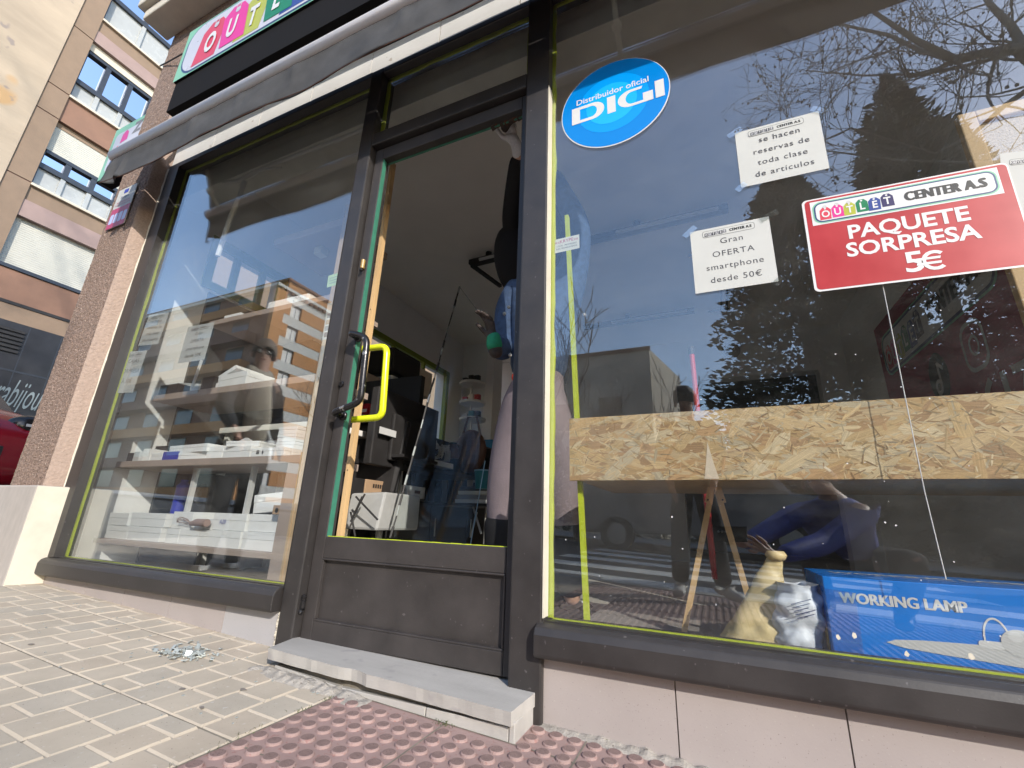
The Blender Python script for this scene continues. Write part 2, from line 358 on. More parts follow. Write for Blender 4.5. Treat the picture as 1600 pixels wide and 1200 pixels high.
R = random.Random(7)
# =================================================================== THE SETTING: ground
b = MB(); b.poly([(-600, -600, gz(-600) - .16), (600, -600, gz(600) - .16), (600, 600, gz(600) - .16), (-600, 600, gz(-600) - .16)], m_earth); struct(b.build('ground'))
b = MB()
def sheet(b, x0, x1, y0, y1, dz, mat): b.poly([(x0, y0, gz(x0) + dz), (x1, y0, gz(x1) + dz), (x1, y1, gz(x1) + dz), (x0, y1, gz(x0) + dz)], mat)
sheet(b, -60, 60, -10.5, -2.9, -.045, m_asphalt); sheet(b, -12.6, -5.1, -2.9, 60, -.045, m_asphalt); struct(b.build('road'))
b = MB()
for k in range(6): sheet(b, -2.1, 2.6, -3.62 - k * 1.05, -3.12 - k * 1.05, -.041, m_paint)
struct(b.build('zebra_crossing'))
b = MB(); sheet(b, -60, 60, -16, -10.5, .02, m_kerb); struct(b.build('far_pavement'))
b = MB()
for k in range(-7, 7):
    x0 = k * 1.0; b.add([(x, y, gz(x) + z) for x in (x0, x0 + .994) for (y, z) in ((-2.9, -.12), (-2.9, -.012), (-2.885, .002), (-2.76, .002), (-2.76, -.12))],
          [(0, 1, 6, 5), (1, 2, 7, 6), (2, 3, 8, 7), (3, 4, 9, 8), (0, 4, 3, 2, 1), (5, 6, 7, 8, 9)], m_kerb)
struct(b.build('kerb'))
# the tan "chocolate bar" paving: raised blocks with bevelled sides, real grooves
TX, TY, TS = -0.96, -0.155, 0.32
b = MB(); sheet(b, -5.1, -.96, -2.76, .02, -.0036, m_groove); sheet(b, -5.1, -3.45, .02, 30, -.004, m_tile)
# tile joints as thin dirty strips just above the groove bottom
k = 0
while TX - TS * k > -5.1:
    x = TX - TS * k; sheet(b, x - .0022, x + .0022, -2.76, .02, -.0026, m_joint); k += 1
for k in range(-1, 9):
    y = TY - TS * k; 
    if y < .02: sheet(b, -5.1, -.96, y - .0026, y + .0026, -.0022, m_joint)
cw = TS / 3
for i in range(13):
    for j in range(-1, 9):
        for c in range(3):
            xa = TX - TS * (i + 1) + cw * c + .0022; xb = xa + cw - .0044
            ys = TY - TS * (j + 1); off = (0, .5, 0)[c] * .107 + R.uniform(-.002, .002)
            cuts = [0] + [q for q in ([.107, .213] if c != 1 else [.0535, .16, .266])] + [TS]
            for q in range(len(cuts) - 1):
                ya = ys + cuts[q] + .0022; yb = ys + cuts[q + 1] - .0022; yb = min(yb, -.004)
                if yb - ya < .012: continue
                e = .0032; h = R.uniform(-.0006, .0006) + .0005; t1, t2 = R.uniform(-.0006, .0006), R.uniform(-.0006, .0006)
                P = [(xa, ya), (xb, ya), (xb, yb), (xa, yb)]; T = [(xa + e, ya + e), (xb - e, ya + e), (xb - e, yb - e), (xa + e, yb - e)]
                vs = [(x, y, gz(x) - .0036) for x, y in P] + [(x, y, gz(x) + h + t1 * (1 if x > (xa + xb) / 2 else -1) + t2 * (1 if y > (ya + yb) / 2 else -1)) for x, y in T]
                b.add(vs, [(4, 5, 6, 7)], R.choice((m_tile, m_tile, m_tileb, m_tilec))); b.add(vs, [(0, 1, 5, 4), (1, 2, 6, 5), (2, 3, 7, 6), (3, 0, 4, 7)], m_tile)
struct(b.build('pavement'))
# red tactile paving: domes near the shop, ribs towards the kerb
b = MB(); sheet(b, -.96, 3.2, -1.115, .02, -.0035, m_red); sheet(b, -.96, 3.2, -2.76, -1.115, -.006, m_red)
k = 0
while -.96 + TS * k < 3.2:
    x = -.96 + TS * k; sheet(b, x - .002, x + .002, -1.115, .02, -.0025, m_joint); k += 1
for k in range(4): sheet(b, -.96, 3.2, TY - TS * k - .002, TY - TS * k + .002, -.0022, m_joint)
ds = TS / 7
for i in range(56):
    for j in range(27):
        x = -.96 + ds * (i + .5); y = TY + TS * .5 - ds * (j + .5) + .0
        if y > -.02 or y < -1.10: continue
        if y > -.165 and -1.26 < x < -.45: continue
        n = 16; r0, r1, hh = .0178, .0140, .0036 * R.uniform(.7, 1.15); vs = []
        for (r, h) in ((r0, -.0035), (r0 * .93, hh * .55), (r1, hh)):
            for q in range(n):
                t = 2 * math.pi * q / n; xx = x + r * math.cos(t); vs.append((xx, y + r * math.sin(t), gz(xx) + h - .002))
        b.add(vs, [(l * n + q, l * n + (q + 1) % n, (l + 1) * n + (q + 1) % n, (l + 1) * n + q) for l in range(2) for q in range(n)], m_red)
        b.add(vs, [tuple(2 * n + q for q in range(n))], m_redtop)
for i in range(104):
    x = -.96 + .04 * i
    for (y0, y1) in ((-1.42, -1.13), (-1.74, -1.45), (-2.06, -1.77), (-2.38, -2.09), (-2.7, -2.41)):
        b.add([(x + dx, y, gz(x) + z) for y in (y0, y1) for dx, z in ((0, -.006), (.006, .002), (.019, .002), (.025, -.006))], [(0, 1, 5, 4), (1, 2, 6, 5), (2, 3, 7, 6), (0, 3, 2, 1), (4, 5, 6, 7)], m_red)
struct(b.build('tactile_paving'))
# weeds and grit in the joints
b = MB()
for k in range(170):
    if k < 90: x, y = -.962 + R.gauss(0, .006), R.choice([-.2, -.21, -.29, -.3, -.42, -.45, -.52, -.6]) + R.gauss(0, .016)
    elif k < 120: x, y = R.choice([-.63, -.64, -.645]) + R.gauss(0, .008), -.165 + R.gauss(0, .006)
    else: x, y = R.uniform(-1.9, -1.35) if k % 3 else R.uniform(-.3, .6), -.028 + R.gauss(0, .004)
    L = R.uniform(.004, .012); a = R.uniform(0, 6.28); dx, dy = math.cos(a) * L, math.sin(a) * L; p = V((x, y, gz(x) - .003))
    b.poly([p, p + V((dx * .5 + .0012, dy * .5, L * .7)), p + V((dx, dy, L * .8)), p + V((dx * .5 - .0012, dy * .5 + .001, L * .6))], m_weed)
tag(b.build('weeds'), 'tiny green weeds growing in the joint beside the red paving', 'weeds', kind='stuff')
b = MB()
for k in range(130):
    x, y = -1.545 + R.gauss(0, .055), -.225 + R.gauss(0, .030); L = R.uniform(.002, .009) * (1.4 if abs(x + 1.55) < .05 else 1)
    p = V((x, y, gz(x) + .0035)); ax = V((R.uniform(-1, 1), R.uniform(-1, 1), R.uniform(-.5, .6))).normalized(); ay = ax.cross(V((0, .3, 1))).normalized()
    b.obox(p + V((0, 0, L * .3)), ax * L, ay * L * R.uniform(.3, .8), ax.cross(ay) * .0012, m_shard)
for k in range(60):
    x, y = R.uniform(-2.6, -1.0), R.uniform(-.5, -.06); L = R.uniform(.0012, .003); p = V((x, y, gz(x) + .002))
    b.obox(p, V((L, 0, 0)), V((0, L, 0)), V((0, 0, .001)), m_shard)
tag(b.build('broken_glass'), 'small heap of shattered clear glass on the tan paving', 'broken glass', kind='stuff')
b = MB()
for (x, y, s_) in ((-1.17, -.30, .010), (-1.29, -.385, .009), (-1.15, -.42, .008), (-1.96, -.44, .010), (-1.62, -.22, .012)):
    pts = [(x + s_ * R.uniform(.5, 1.3) * math.cos(t), y + s_ * R.uniform(.4, 1) * math.sin(t)) for t in [q * 2 * math.pi / 7 for q in range(7)]]
    b.prism([(px, py, gz(px) + .002) for px, py in pts], (0, 0, .0008), m_scrap)
tag(b.build('litter'), 'dark flattened gum and leaf scraps stuck to the tan paving', 'litter', kind='stuff')

# =================================================================== THE SHOP BUILDING
XL, XR = -3.5, 2.8
shop = thing('shop_building', (-1, 1, 0), 'corner shop front with dark frames, large display windows and pebbledash pillar', 'shop')
def rough_grid(b, fn, nu, nv, nrm, amp, mat, sd):
    rr = random.Random(sd); nrm = V(nrm)
    def g(u, v):
        p = V(fn(u, v)); k = mnoise.noise(p * 95) * .6 + mnoise.noise(p * 200) * .5
        return p + nrm * (k * amp + rr.uniform(-amp, amp) * .35)
    b.grid(g, nu, nv, mat)
b = MB()
rough_grid(b, lambda u, v: (XL + u * (.355), -.105, -.1 + v * 3.1), 60, 500, (0, -1, 0), .0042, m_pebble, 1)
def rev(u, v):                                   # rounded reveal between the pillar face and the window frame
    t = u; x = -3.145 + .038 * (t ** .8); y = -.105 + .10 * t ** 1.35; return (x, y, -.1 + v * 3.1)
rough_grid(b, rev, 18, 500, (.7, -.7, 0), .0022, m_pebblelit, 2)
rough_grid(b, lambda u, v: (XL, .30 - u * .405, -.1 + v * 3.1), 30, 300, (-1, 0, 0), .004, m_pebble, 3)
o = b.build('pillar', shop)
b = MB()                                          # mortar line beside the frame
pts = [V((-3.104 + R.uniform(-.004, .004), -.03, .18 + k * .05)) for k in range(49)]
b.tube(pts, [R.uniform(.006, .011) for _ in pts], m_cream, 6); b.build('mortar_bead', shop)
b = MB()
b.add([(x, y, z) for x, y in ((-3.75, -.16), (-3.055, -.155), (-3.04, -.02), (-3.75, -.02)) for z in (-.05, .522)], [(0, 1, 3, 2), (2, 3, 5, 4), (4, 5, 7, 6), (6, 7, 1, 0), (1, 7, 5, 3)], m_granite)
b.add([(-3.054, -.1535, -.05), (-3.038, -.021, -.05), (-3.038, -.021, .519), (-3.054, -.1535, .519)], [(0, 1, 2, 3)], m_cream)
b.build('pillar_plinth', shop, bevel=.008)
b = MB()                                          # upper storey wall above the shop window, and the mass of the building
rough_grid(b, lambda u, v: (-3.5 + u * 6.5, -.105, 3.0 + v * 1.4), 400, 90, (0, -1, 0), .004, m_pebble, 5)
b.box(XL + .01, 9, -.095, 8, 3.42, 9.0, m_pebble)
b.box(XL + .005, -3.26, .28, .45, -.1, 3.42, m_pebble)
b.build('upper_wall', shop)
b = MB()
for (z0, z1, dy) in ((3.94, 4.04, .17), (4.04, 4.45, .21)): b.box(-3.60 - (dy - .17), 3, -.105 - dy, -.10, z0 + .0, z1 - .002, m_cream)
b.build('stone_cornice', shop, bevel=.012)
b = MB()                                          # white tile band over the frame
xs = [-3.10 + .42 * k for k in range(15)]
for xa in xs: b.box(xa + .002, xa + .416, -.025, .03, 2.604, 2.97, m_wtile)
b.box(-3.10, 3, -.018, .02, 2.60, 3.2, m_joint)
b.box(-3.105, 3, -.05, -.02, 2.97, 3.0, m_cream)
b.build('tile_band', shop)
b = MB()                                          # stall riser tiles
js = [-3.06, -2.656, -2.345, -2.018, -1.688, -1.415]
for k in range(5): b.box(js[k] + .0015, js[k + 1] - .0015, -.02, .03, gz(js[k + 1]) - .06, .103, m_plinth2 if k == 4 else m_plinth)
js = [-.443, -.117, .208, .533, .86, 1.2, 1.6, 2.0, 2.4, 2.8]
for k in range(9): b.box(js[k] + .0015, js[k + 1] - .0015, -.02, .03, gz(js[k + 1]) - .06, .106, m_plinth)
b.box(-3.06, -1.42, -.016, .03, -.1, .10, m_joint); b.box(-.44, 2.8, -.016, .03, -.3, .10, m_joint)
b.build('stall_riser', shop)
b = MB()
for k in range(40):                               # crumbling mortar end of the riser by the door
    z = -.02 + k * .003; b.sphere((-1.408 + R.uniform(-.004, .004), -.012 + R.uniform(-.008, .004), z + .0), R.uniform(.004, .009), m_cream, 6, 4)
b.build('mortar_patch', shop)
# --- display windows
def sill_mesh(b, x0, x1, zt):
    prof = [(.02, zt - .002), (-.040, zt - .002), (-.056, zt - .010), (-.064, zt - .026), (-.064, zt - .072), (-.058, zt - .080), (.02, zt - .080)]
    n = len(prof); vs = [(x0, y, z) for y, z in prof] + [(x1, y, z) for y, z in prof]
    b.add(vs, [(i, (i + 1) % n, n + (i + 1) % n, n + i) for i in range(n)] + [tuple(range(n)), tuple(range(2 * n - 1, n - 1, -1))], m_frame)
def beads(mb, x0, x1, z0, z1, wd, mat, rough=0.0):
    # hand-painted glazing bead: irregular inner edge
    def edge(a, c, inn, f=1):
        a, c, inn = V(a), V(c), V(inn); n = 60
        for k in range(n):
            p = a.lerp(c, k / n); q = a.lerp(c, (k + 1) / n); w0 = f * wd * (1 + rough * mnoise.noise(p * 9)); w1 = f * wd * (1 + rough * mnoise.noise(q * 9))
            if not rough: w0 = w1 = wd
            mb.add([p, q, q + inn * w1, p + inn * w0, p + V((0, .008, 0)), q + V((0, .008, 0)), q + inn * w1 + V((0, .008, 0)), p + inn * w0 + V((0, .008, 0))],
                   [(0, 1, 2, 3), (7, 6, 5, 4), (3, 2, 6, 7)], mat)
    y = .0085
    edge((x0, y, z0), (x0, y, z1), (1, 0, 0)); edge((x0, y, z1), (x1, y, z1), (0, 0, -1)); edge((x1, y, z0), (x1, y, z1), (-1, 0, 0)); edge((x0, y, z0), (x1, y, z0), (0, 0, 1), .22)
def display_window(x0, x1, z0, z1, lx, rx, sx0, sx1, zt, lab):
    fr = MB()
    fr.box(lx, x0, -.035, .05, zt, z1 + .034, m_frame)
    if rx > x1: fr.box(x1, rx, -.035, .05, zt, z1 + .034, m_frame)
    fr.box(x0, x1, -.035, .05, z1, z1 + .034, m_frame); fr.box(x0, x1, -.02, .05, zt - .03, z0, m_frame)
    fo = plabel(fr.build('window', shop, bevel=.010), lab)
    s_ = MB(); sill_mesh(s_, sx0, sx1, zt); s_.build('sill', fo, bevel=.004)
    g = MB(); g.box(x0 - .005, x1 + .005, .0, .006, z0 - .005, z1 + .005, m_glass); g.build('pane', fo)
    bd = MB(); beads(bd, x0, x1, z0, z1, .014, m_lime, .5); bd.build('glazing_bead', fo)
    return fo
wl = display_window(-2.985, -1.394, .186, 2.565, -3.095, -1.3935, -3.095, -1.405, .185, 'large display window left of the door')
wr = display_window(-.437, 2.62, .182, 2.565, -.4372, 2.7, -.452, 2.72, .181, 'large display window right of the door')
b = MB(); b.box(-1.3935, -1.322, -.035, .06, .0, 2.6, m_frame); b.build('door_post', shop, bevel=.006)
b = MB(); b.box(-.532, -.4372, -.037, .06, -.06, 2.6, m_frame); b.build('door_post', shop, bevel=.006)
b = MB(); b.box(-1.322, -.532, -.033, .05, 2.565, 2.599, m_frame); b.box(-1.322, -.532, -.033, .05, 2.100, 2.170, m_frame); tr = b.build('transom_frame', shop, bevel=.005)
b = MB(); b.box(-1.325, -.529, .0, .006, 2.165, 2.57, m_glass); b.build('transom_pane', tr)
b = MB(); beads(b, -1.322, -.532, 2.17, 2.565, .018, m_lime, .5); b.build('glazing_bead', tr)
b = MB()                                          # lime strip and white bead down the door side of the right window
b.box(-.4368, -.4335, -.038, -.0, .19, 2.05, m_cream); b.build('sealant_strip', shop)
# --- door leaf, its glass knocked out
dl = MB(); x0, x1, z0, z1 = -1.316, -.538, .028, 2.094; gx0, gx1, g0, g1 = -1.268, -.562, .357, 2.030
dl.box(x0, gx0, -.002, .04, z0, z1, m_frame2); dl.box(gx1, x1, -.002, .04, z0, z1, m_frame2)
dl.box(gx0, gx1, -.002, .04, g1, z1, m_frame2); dl.box(gx0, gx1, -.002, .04, .285, g0, m_frame2); dl.box(gx0, gx1, -.002, .04, z0, .088, m_frame2)
door = plabel(dl.build('door', shop, bevel=.003), 'dark aluminium shop door with its upper pane missing')
b = MB(); b.box(gx0, gx1, .012, .03, .088, .285, m_frame2)
b.box(gx0, gx1, -.0035, .012, .279, .285, m_frame2); b.box(gx0, gx1, -.0035, .012, .088, .094, m_frame2); b.box(gx0, gx0 + .006, -.0035, .012, .094, .279, m_frame2); b.box(gx1 - .006, gx1, -.0035, .012, .094, .279, m_frame2)
b.build('kick_panel', door, bevel=.002)
b = MB(); b.box(gx0, gx0 + .004, .002, .022, g0, g1, m_green); b.box(gx0, gx1, .03, .038, g1 - .004, g1, m_green); b.build('painted_rebate', door)
b = MB()
for k in range(40):
    t = k / 39; b.box(gx0 + (gx1 - gx0) * k / 40, gx0 + (gx1 - gx0) * (k + 1) / 40, .003, .010, g0, g0 + .0016 + R.uniform(0, .001), m_lime)
b.build('broken_edge', door)
def handle(name, p0, p1, p2, p3, r, mat, mount_y):
    p0, p1, p2, p3 = V(p0), V(p1), V(p2), V(p3); path = []
    pts = [V((p0.x, mount_y, p0.z)), p0, p1, p2, p3, V((p3.x, mount_y, p3.z))]
    # rounded corners
    out = [pts[0]]
    for i in range(1, len(pts) - 1):
        a, q, c = pts[i - 1], pts[i], pts[i + 1]; ra = min(.035, (a - q).length * .45, (c - q).length * .45); s0 = q + (a - q).normalized() * ra; s1 = q + (c - q).normalized() * ra
        for k in range(7):
            t = k / 6; out.append((1 - t) ** 2 * s0 + 2 * t * (1 - t) * q + t * t * s1)
    out.append(pts[-1]); bb = MB(); bb.tube(out, r, mat, 16)
    bb.lathe([(r * 1.5, 0), (r * 1.5, .008)], (p0.x, mount_y - (.004 if mount_y < .01 else .004), p0.z), mat, 16, (0, 1, 0)); bb.lathe([(r * 1.5, 0), (r * 1.5, .008)], (p3.x, mount_y - .004, p3.z), mat, 16, (0, 1, 0))
    return smooth_shade(bb.build(name, door))
q = lambda u, v, y: at(u, v, y)
plabel(handle('handle', q(546, 520, -.055), q(574, 527, -.055), q(563, 628, -.055), q(520, 645, -.055), .0125, m_blackmetal, -.004), 'worn black tubular pull handle')
plabel(handle('handle', q(560, 546, .075), q(605, 541, .075), q(597, 652, .075), q(548, 656, .075), .0135, m_yellow, .042), 'bright yellow tubular pull handle')
for (u, v) in ((567, 413), (474, 940)):
    b = MB(); p = at(u, v, -.01); b.lathe([(.007, -.022), (.009, -.02), (.009, .02), (.007, .022)], p, m_gold if v < 500 else m_blackmetal, 12); b.sphere(p + V((0, -.006, -.03)), .008, m_blackmetal, 8, 6); b.build('hinge', door)
b = MB(); p = at(534, 600, -.004); b.lathe([(.012, 0), (.012, -.004), (.008, -.006)], p, m_blackmetal, 14, (0, 1, 0)); b.obox(p + V((0, -.003, 0)), (.0015, 0, 0), (0, .003, 0), (0, 0, .005), m_mblack); b.build('lock', door)
# --- door step
st = MB()
tl = V((-1.262, -.168, .042)); trr = V((-.462, -.168, .016)); bl_ = V((-1.345, .03, .030)); br_ = V((-.45, .03, .020))
front = []
for k in range(41):
    t = k / 40; p = tl.lerp(trr, t); p.y += R.uniform(-.0015, .0015)
    if .36 < t < .47: p.y += .009 * math.sin((t - .36) / .11 * math.pi)
    front.append(p)
th = .030; n = len(front); vs = [bl_] + front + [br_]; vs = vs + [v - V((0, -.004, th)) for v in vs]; m_ = n + 2
for k in range(n - 1):
    st.add([vs[1 + k], vs[2 + k], br_.lerp(bl_, 1 - (k + 1) / (n - 1)) , br_.lerp(bl_, 1 - k / (n - 1)), vs[m_ + 1 + k], vs[m_ + 2 + k]], [(0, 1, 2, 3), (0, 4, 5, 1)], m_marble)
st.add([front[-1], br_, br_ - V((0, 0, th)), front[-1] - V((0, -.004, th))], [(0, 1, 2, 3)], m_marble)
st.add([front[0], bl_, bl_ - V((0, 0, th)), front[0] - V((0, -.004, th))], [(0, 1, 2, 3)], m_marble)
o = st.build('door_step', shop); o.location.z += 0
b = MB()
for (xa, xb) in ((-1.24, -.985), (-.983, -.702), (-.699, -.474)):
    b.add([(x, y, z) for x in (xa, xb) for y, z in ((-.155, gz(x) - .05), (-.152, -.020 + (.0 if x > -1 else .018)), (-.13, -.022), (-.13, gz(x) - .05))], [(0, 1, 5, 4), (1, 2, 6, 5), (0, 3, 2, 1), (4, 5, 6, 7)], m_marble)
b.box(-.472, -.458, -.154, .0, -.15, -.010, m_marble)
b.box(-1.25, -.475, -.135, .02, -.15, -.006, m_joint)
b.build('step_riser', shop, bevel=.002)
b = MB()
def smear(x0, x1, y0, y1, hgt, off):
    def g(u, v):
        x = x0 + (x1 - x0) * u; y = y0 + (y1 - y0) * v + .010 * mnoise.noise(V((x * 14, 3, off))); e = math.sin(math.pi * u) ** .4 * math.sin(math.pi * v) ** .7
        return V((x, y, gz(x) - .006 + e * (hgt + hgt * .7 * mnoise.noise(V((x * 40, y * 40, off))))))
    b.grid(g, int((x1 - x0) * 160), 10, m_mortar)
smear(-1.32, -.86, -.215, -.135, .014, 1); b.build('mortar_smear', shop); b = MB(); smear(-.46, .1, -.055, .0, .010, 5)
b.build('mortar_smear', shop)
# --- interior shell
b = MB(); b.box(-3.3, 1.9, .06, 8, -.08, .03, m_floor); b.build('floor', shop)
b = MB(); b.box(-.43, 1.65, .055, .95, .031, .12, m_greylam); b.box(-3.24, -1.42, .055, .6, .031, .115, m_palefloor); b.build('display_platform', shop)
b = MB(); b.box(-3.26, 1.9, .252, 5.3, 2.95, 3.1, m_ceil); b.box(-3.26, 2.8, .04, .252, 3.28, 3.4, m_ceil); b.build('ceiling', shop)
b = MB(); b.box(-3.26, 2.8, .105, .25, 2.475, 3.3, m_beam); b.box(-3.26, 2.8, .045, .09, 2.66, 3.3, m_beam); b.build('beam', shop, bevel=.004)
b = MB()                                          # side wall with two lime-framed windows
b.box(-3.45, -3.24, .06, 4.3, -.1, 1.12, m_wall); b.box(-3.45, -3.24, .06, 4.3, 2.40, 3.3, m_wall)
for (y0, y1) in ((.06, .40), (1.06, 1.95), (3.75, 4.3)): b.box(-3.45, -3.24, y0, y1, 1.12, 2.40, m_wall)
b.box(-3.45, -3.24, .40, 1.06, 1.12, 1.98, m_wall)
b.box(-3.24, -2.72, 4.12, 4.4, .03, 2.95, m_wall)
b.box(-3.3, -.32, 5.0, 5.2, .03, 2.95, m_wall); b.box(-.32, 1.36, 5.0, 5.2, 2.36, 2.95, m_wall); b.box(1.36, 1.9, 5.0, 5.2, .03, 2.95, m_wall)
b.box(1.65, 1.9, .06, 5.0, -.1, 2.95, m_wall)
b.box(-3.3, 2.2, 7.9, 8.1, .03, 3.1, m_unlitroom); b.box(-1.2, -1.0, 5.2, 7.9, .03, 3.1, m_unlitroom); b.box(2.0, 2.2, 5.2, 7.9, .03, 3.1, m_unlitroom); b.box(-1.2, 2.2, 5.2, 7.9, 3.0, 3.1, m_unlitroom)
b.build('interior_wall', shop)
for (y0, y1, ms) in ((.40, 1.06, (.62, .84)), (1.95, 3.75, (2.55, 3.15))):
    b = MB(); zz0, zz1 = (1.12 if y0 > 1 else 1.98), 2.40
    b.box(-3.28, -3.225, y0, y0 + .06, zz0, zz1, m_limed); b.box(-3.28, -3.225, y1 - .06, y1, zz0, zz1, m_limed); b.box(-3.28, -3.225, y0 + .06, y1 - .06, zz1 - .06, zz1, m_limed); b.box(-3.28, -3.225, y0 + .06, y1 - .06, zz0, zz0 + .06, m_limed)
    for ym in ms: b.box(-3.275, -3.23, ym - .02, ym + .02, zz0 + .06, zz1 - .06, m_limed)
    so = plabel(b.build('side_window', shop), 'lime green framed side window'); b = MB(); b.box(-3.26, -3.255, y0 + .05, y1 - .05, zz0 + .05, zz1 - .05, m_wglass); b.build('pane', so)
b = MB()                                          # conduit and cables along the beam, ceiling slot vents
p = [at(350, 286, .095), at(372, 283, .095), at(400, 268, .095), at(430, 256, .095), at(520, 222, .095), at(575, 200, .095)]
b.tube(p, .012, m_white, 8); b.tube([at(374, 290, .095), at(388, 281, .095), at(412, 265, .095), at(440, 262, .095)], .006, m_white, 6)
b.tube([at(383, 283, .095), at(374, 308, .095), at(360, 340, .095), at(340, 400, .095)], .014, m_white, 8)
b.obox(at(403, 268, .378), (.03, 0, 0), (0, .02, 0), (0, 0, .02), m_boxg); b.obox(at(520, 222, .378), (.035, 0, 0), (0, .02, 0), (0, 0, .018), m_boxg)
b.build('conduit', shop)
for (x0, x1, y0, y1) in ((-2.42, -1.68, .50, .56), (-1.0, -.70, .34, .48)):
    b = MB(); b.box(x0, x1, y0, y1, 2.943, 2.952, m_mblack)
    for k in range(3): b.box(x0, x1, y0 + .01 + k * (y1 - y0) / 3, y0 + .016 + k * (y1 - y0) / 3, 2.938, 2.943, m_greylam)
    b.build('ceiling_vent', shop)
b = MB(); c = at(1142, 548, 4.99); b.lathe([(.115, .0), (.115, -.01), (.10, -.02), (.085, -.012), (.07, -.02), (.055, -.012), (.04, -.02), (.02, -.012), (.01, -.02)], c, m_greylam, 28, (0, 1, 0)); b.build('round_vent', shop)
# =================================================================== AWNING AND SIGNS
aw = thing('awning', (-1, -.2, 2.6), 'rolled awning with cream front bar and hanging charcoal canvas valance over the windows', 'awning')
ax0, ax1, ay, az = -3.16, 3.0, -.288, 2.475
b = MB(); prof = [(.030 * math.cos(t), .036 * math.sin(t)) for t in [2 * math.pi * k / 16 for k in range(16)]]
b.add([(x, ay + py, az + pz) for x in (ax0, ax1) for py, pz in prof], [(k, (k + 1) % 16, 16 + (k + 1) % 16, 16 + k) for k in range(16)] + [tuple(range(16)), tuple(range(31, 15, -1))], m_awnbar)
smooth_shade(b.build('front_bar', aw))
def val(u, v):
    x = ax0 + .015 + u * (ax1 - ax0 - .03); z = az - .03 - v * .196
    k = mnoise.noise(V((x * 2.1, v * .6, 3))) * .020 + mnoise.noise(V((x * 6, v * 1.8, 9))) * .008
    cr = sum(-.020 * math.exp(-((x - c) / .028) ** 2) * (1 - v) ** 1.5 for c in (-2.35, -1.98, -1.60, -.98, -.3, .4))
    z += .014 * mnoise.noise(V((x * 1.7, 5, 0))) * v
    if x < -2.98: k += .018 * math.sin((x + 3.1) * 40) * v
    return V((x, ay - .004 + (k + cr) * min(1, v * 3 + .1), z))
b = MB(); b.grid(val, 300, 14, m_fabric); o = b.build('valance', aw); md = o.modifiers.new('s', 'SOLIDIFY'); md.thickness = .003; smooth_shade(o)
b = MB(); b.box(ax0 + .02, ax1, ay - .002, ay + .01, az - .042, az - .030, m_mblack)
for k in range(13): b.tube([val((k) / 13, 1), val((k + .5) / 13, 1), val((k + 1) / 13, 1)], .0018, m_brownbag, 5)
b.build('valance_hem', aw)
b = MB()
CV = [(ay + .02, az + .03), (-.225, 2.66), (-.20, 2.735), (-.16, 2.725), (-.12, 2.68), (-.085, 2.652)]  # fold profile shaped to shade the glass yet let sun reach the tiles
def cvs(u, v):
    t = v * (len(CV) - 1); k = min(int(t), len(CV) - 2); f = t - k; y = CV[k][0] + (CV[k + 1][0] - CV[k][0]) * f; z = CV[k][1] + (CV[k + 1][1] - CV[k][1]) * f; x = ax0 + .03 + u * (ax1 - ax0 - .06)
    return V((x, y + .006 * mnoise.noise(V((x * 3, v * 4, 2))), z + .006 * mnoise.noise(V((x * 2, v * 4, 8)))))
b.grid(cvs, 120, 20, m_fabric)
b.build('canvas', aw)
b = MB()
b.tube([(-3.2, -.06, 2.92), (3, -.06, 2.92)], .04, m_fabric, 14); b.build('roller', aw)
for x in (-3.02, -.2, 2.4):
    b = MB(); b.obox((x, -.10, 2.86), (.022, 0, 0), (0, .03, 0), (0, 0, .05), m_ivory); b.tube([(x, -.09, 2.82), (x, -.19, 2.56), (x, -.285, 2.47)], .013, m_ivory, 8)
    b.sphere((x, -.19, 2.56), .024, m_ivory, 10, 7); b.build('bracket', aw, bevel=.004)
# main sign
sg = thing('shop_sign', (-1.5, -.15, 3.09), 'long illuminated shop sign box with colourful price tag lettering above the awning', 'sign')
b = MB(); b.box(-2.985, 3.2, -.20, -.10, 3.094, 3.554, m_signblack); b.build('housing', sg, bevel=.006)
b = MB(); b.box(-2.97, 3.2, -.19, -.10, 2.85, 3.092, m_signblack); b.build('black_backing', sg)  # black box added to carry the sign's dark underside lower
fr = F((-2.985, -.2015, 3.094), (1, 0, 0), (0, 0, 1), 1.165); b = MB()
flat(b, fr, [(.0, 0), (5.3, 0), (5.3, .395), (.0, .395)], m_signgreen, .001); b.build('face', sg)
b = MB(); flat(b, fr, rrect(.030, 5.2, .008, .385, .13, 10), m_signnavy, .002); flat(b, fr, rrect(.042, 5.2, .020, .378, .12, 10), m_signwhite, .003)
for k, ch in enumerate('OUTLET'):
    cx = .275 + k * .172; cy = .19 + (.012 if k % 2 else -.005); hw, hh = .098, .148; sl = .03 * (1 if k % 2 == 0 else -1)
    flat(b, fr, [(cx - hw - sl, cy - hh), (cx + hw - sl, cy - hh), (cx + hw, cy + hh * .6), (cx + hw * .5, cy + hh), (cx - hw * .4, cy + hh), (cx - hw, cy + hh * .6)], TAG[k], .004 + .0012 * (k % 2))
    flat(b, fr, ell(cx + .01, cy + hh * .72, .020, .020, 16), m_signwhite, .0064)
    for q in range(14):
        t0, t1 = 2 * math.pi * q / 14, 2 * math.pi * (q + 1) / 14
        for (rx, ry, oy) in ((.018, .032, .13),):
            flat(b, fr, [(cx + .01 + rx * math.cos(t0), cy + oy + ry * math.sin(t0)), (cx + .01 + rx * math.cos(t1), cy + oy + ry * math.sin(t1)), (cx + .01 + rx * .7 * math.cos(t1), cy + oy + ry * .75 * math.sin(t1)), (cx + .01 + rx * .7 * math.cos(t0), cy + oy + ry * .75 * math.sin(t0))], m_boxg, .007)
    text(b, ch, fr, cx, cy - .03, .20, m_whitep, .008, bold=.007, sx=.55)
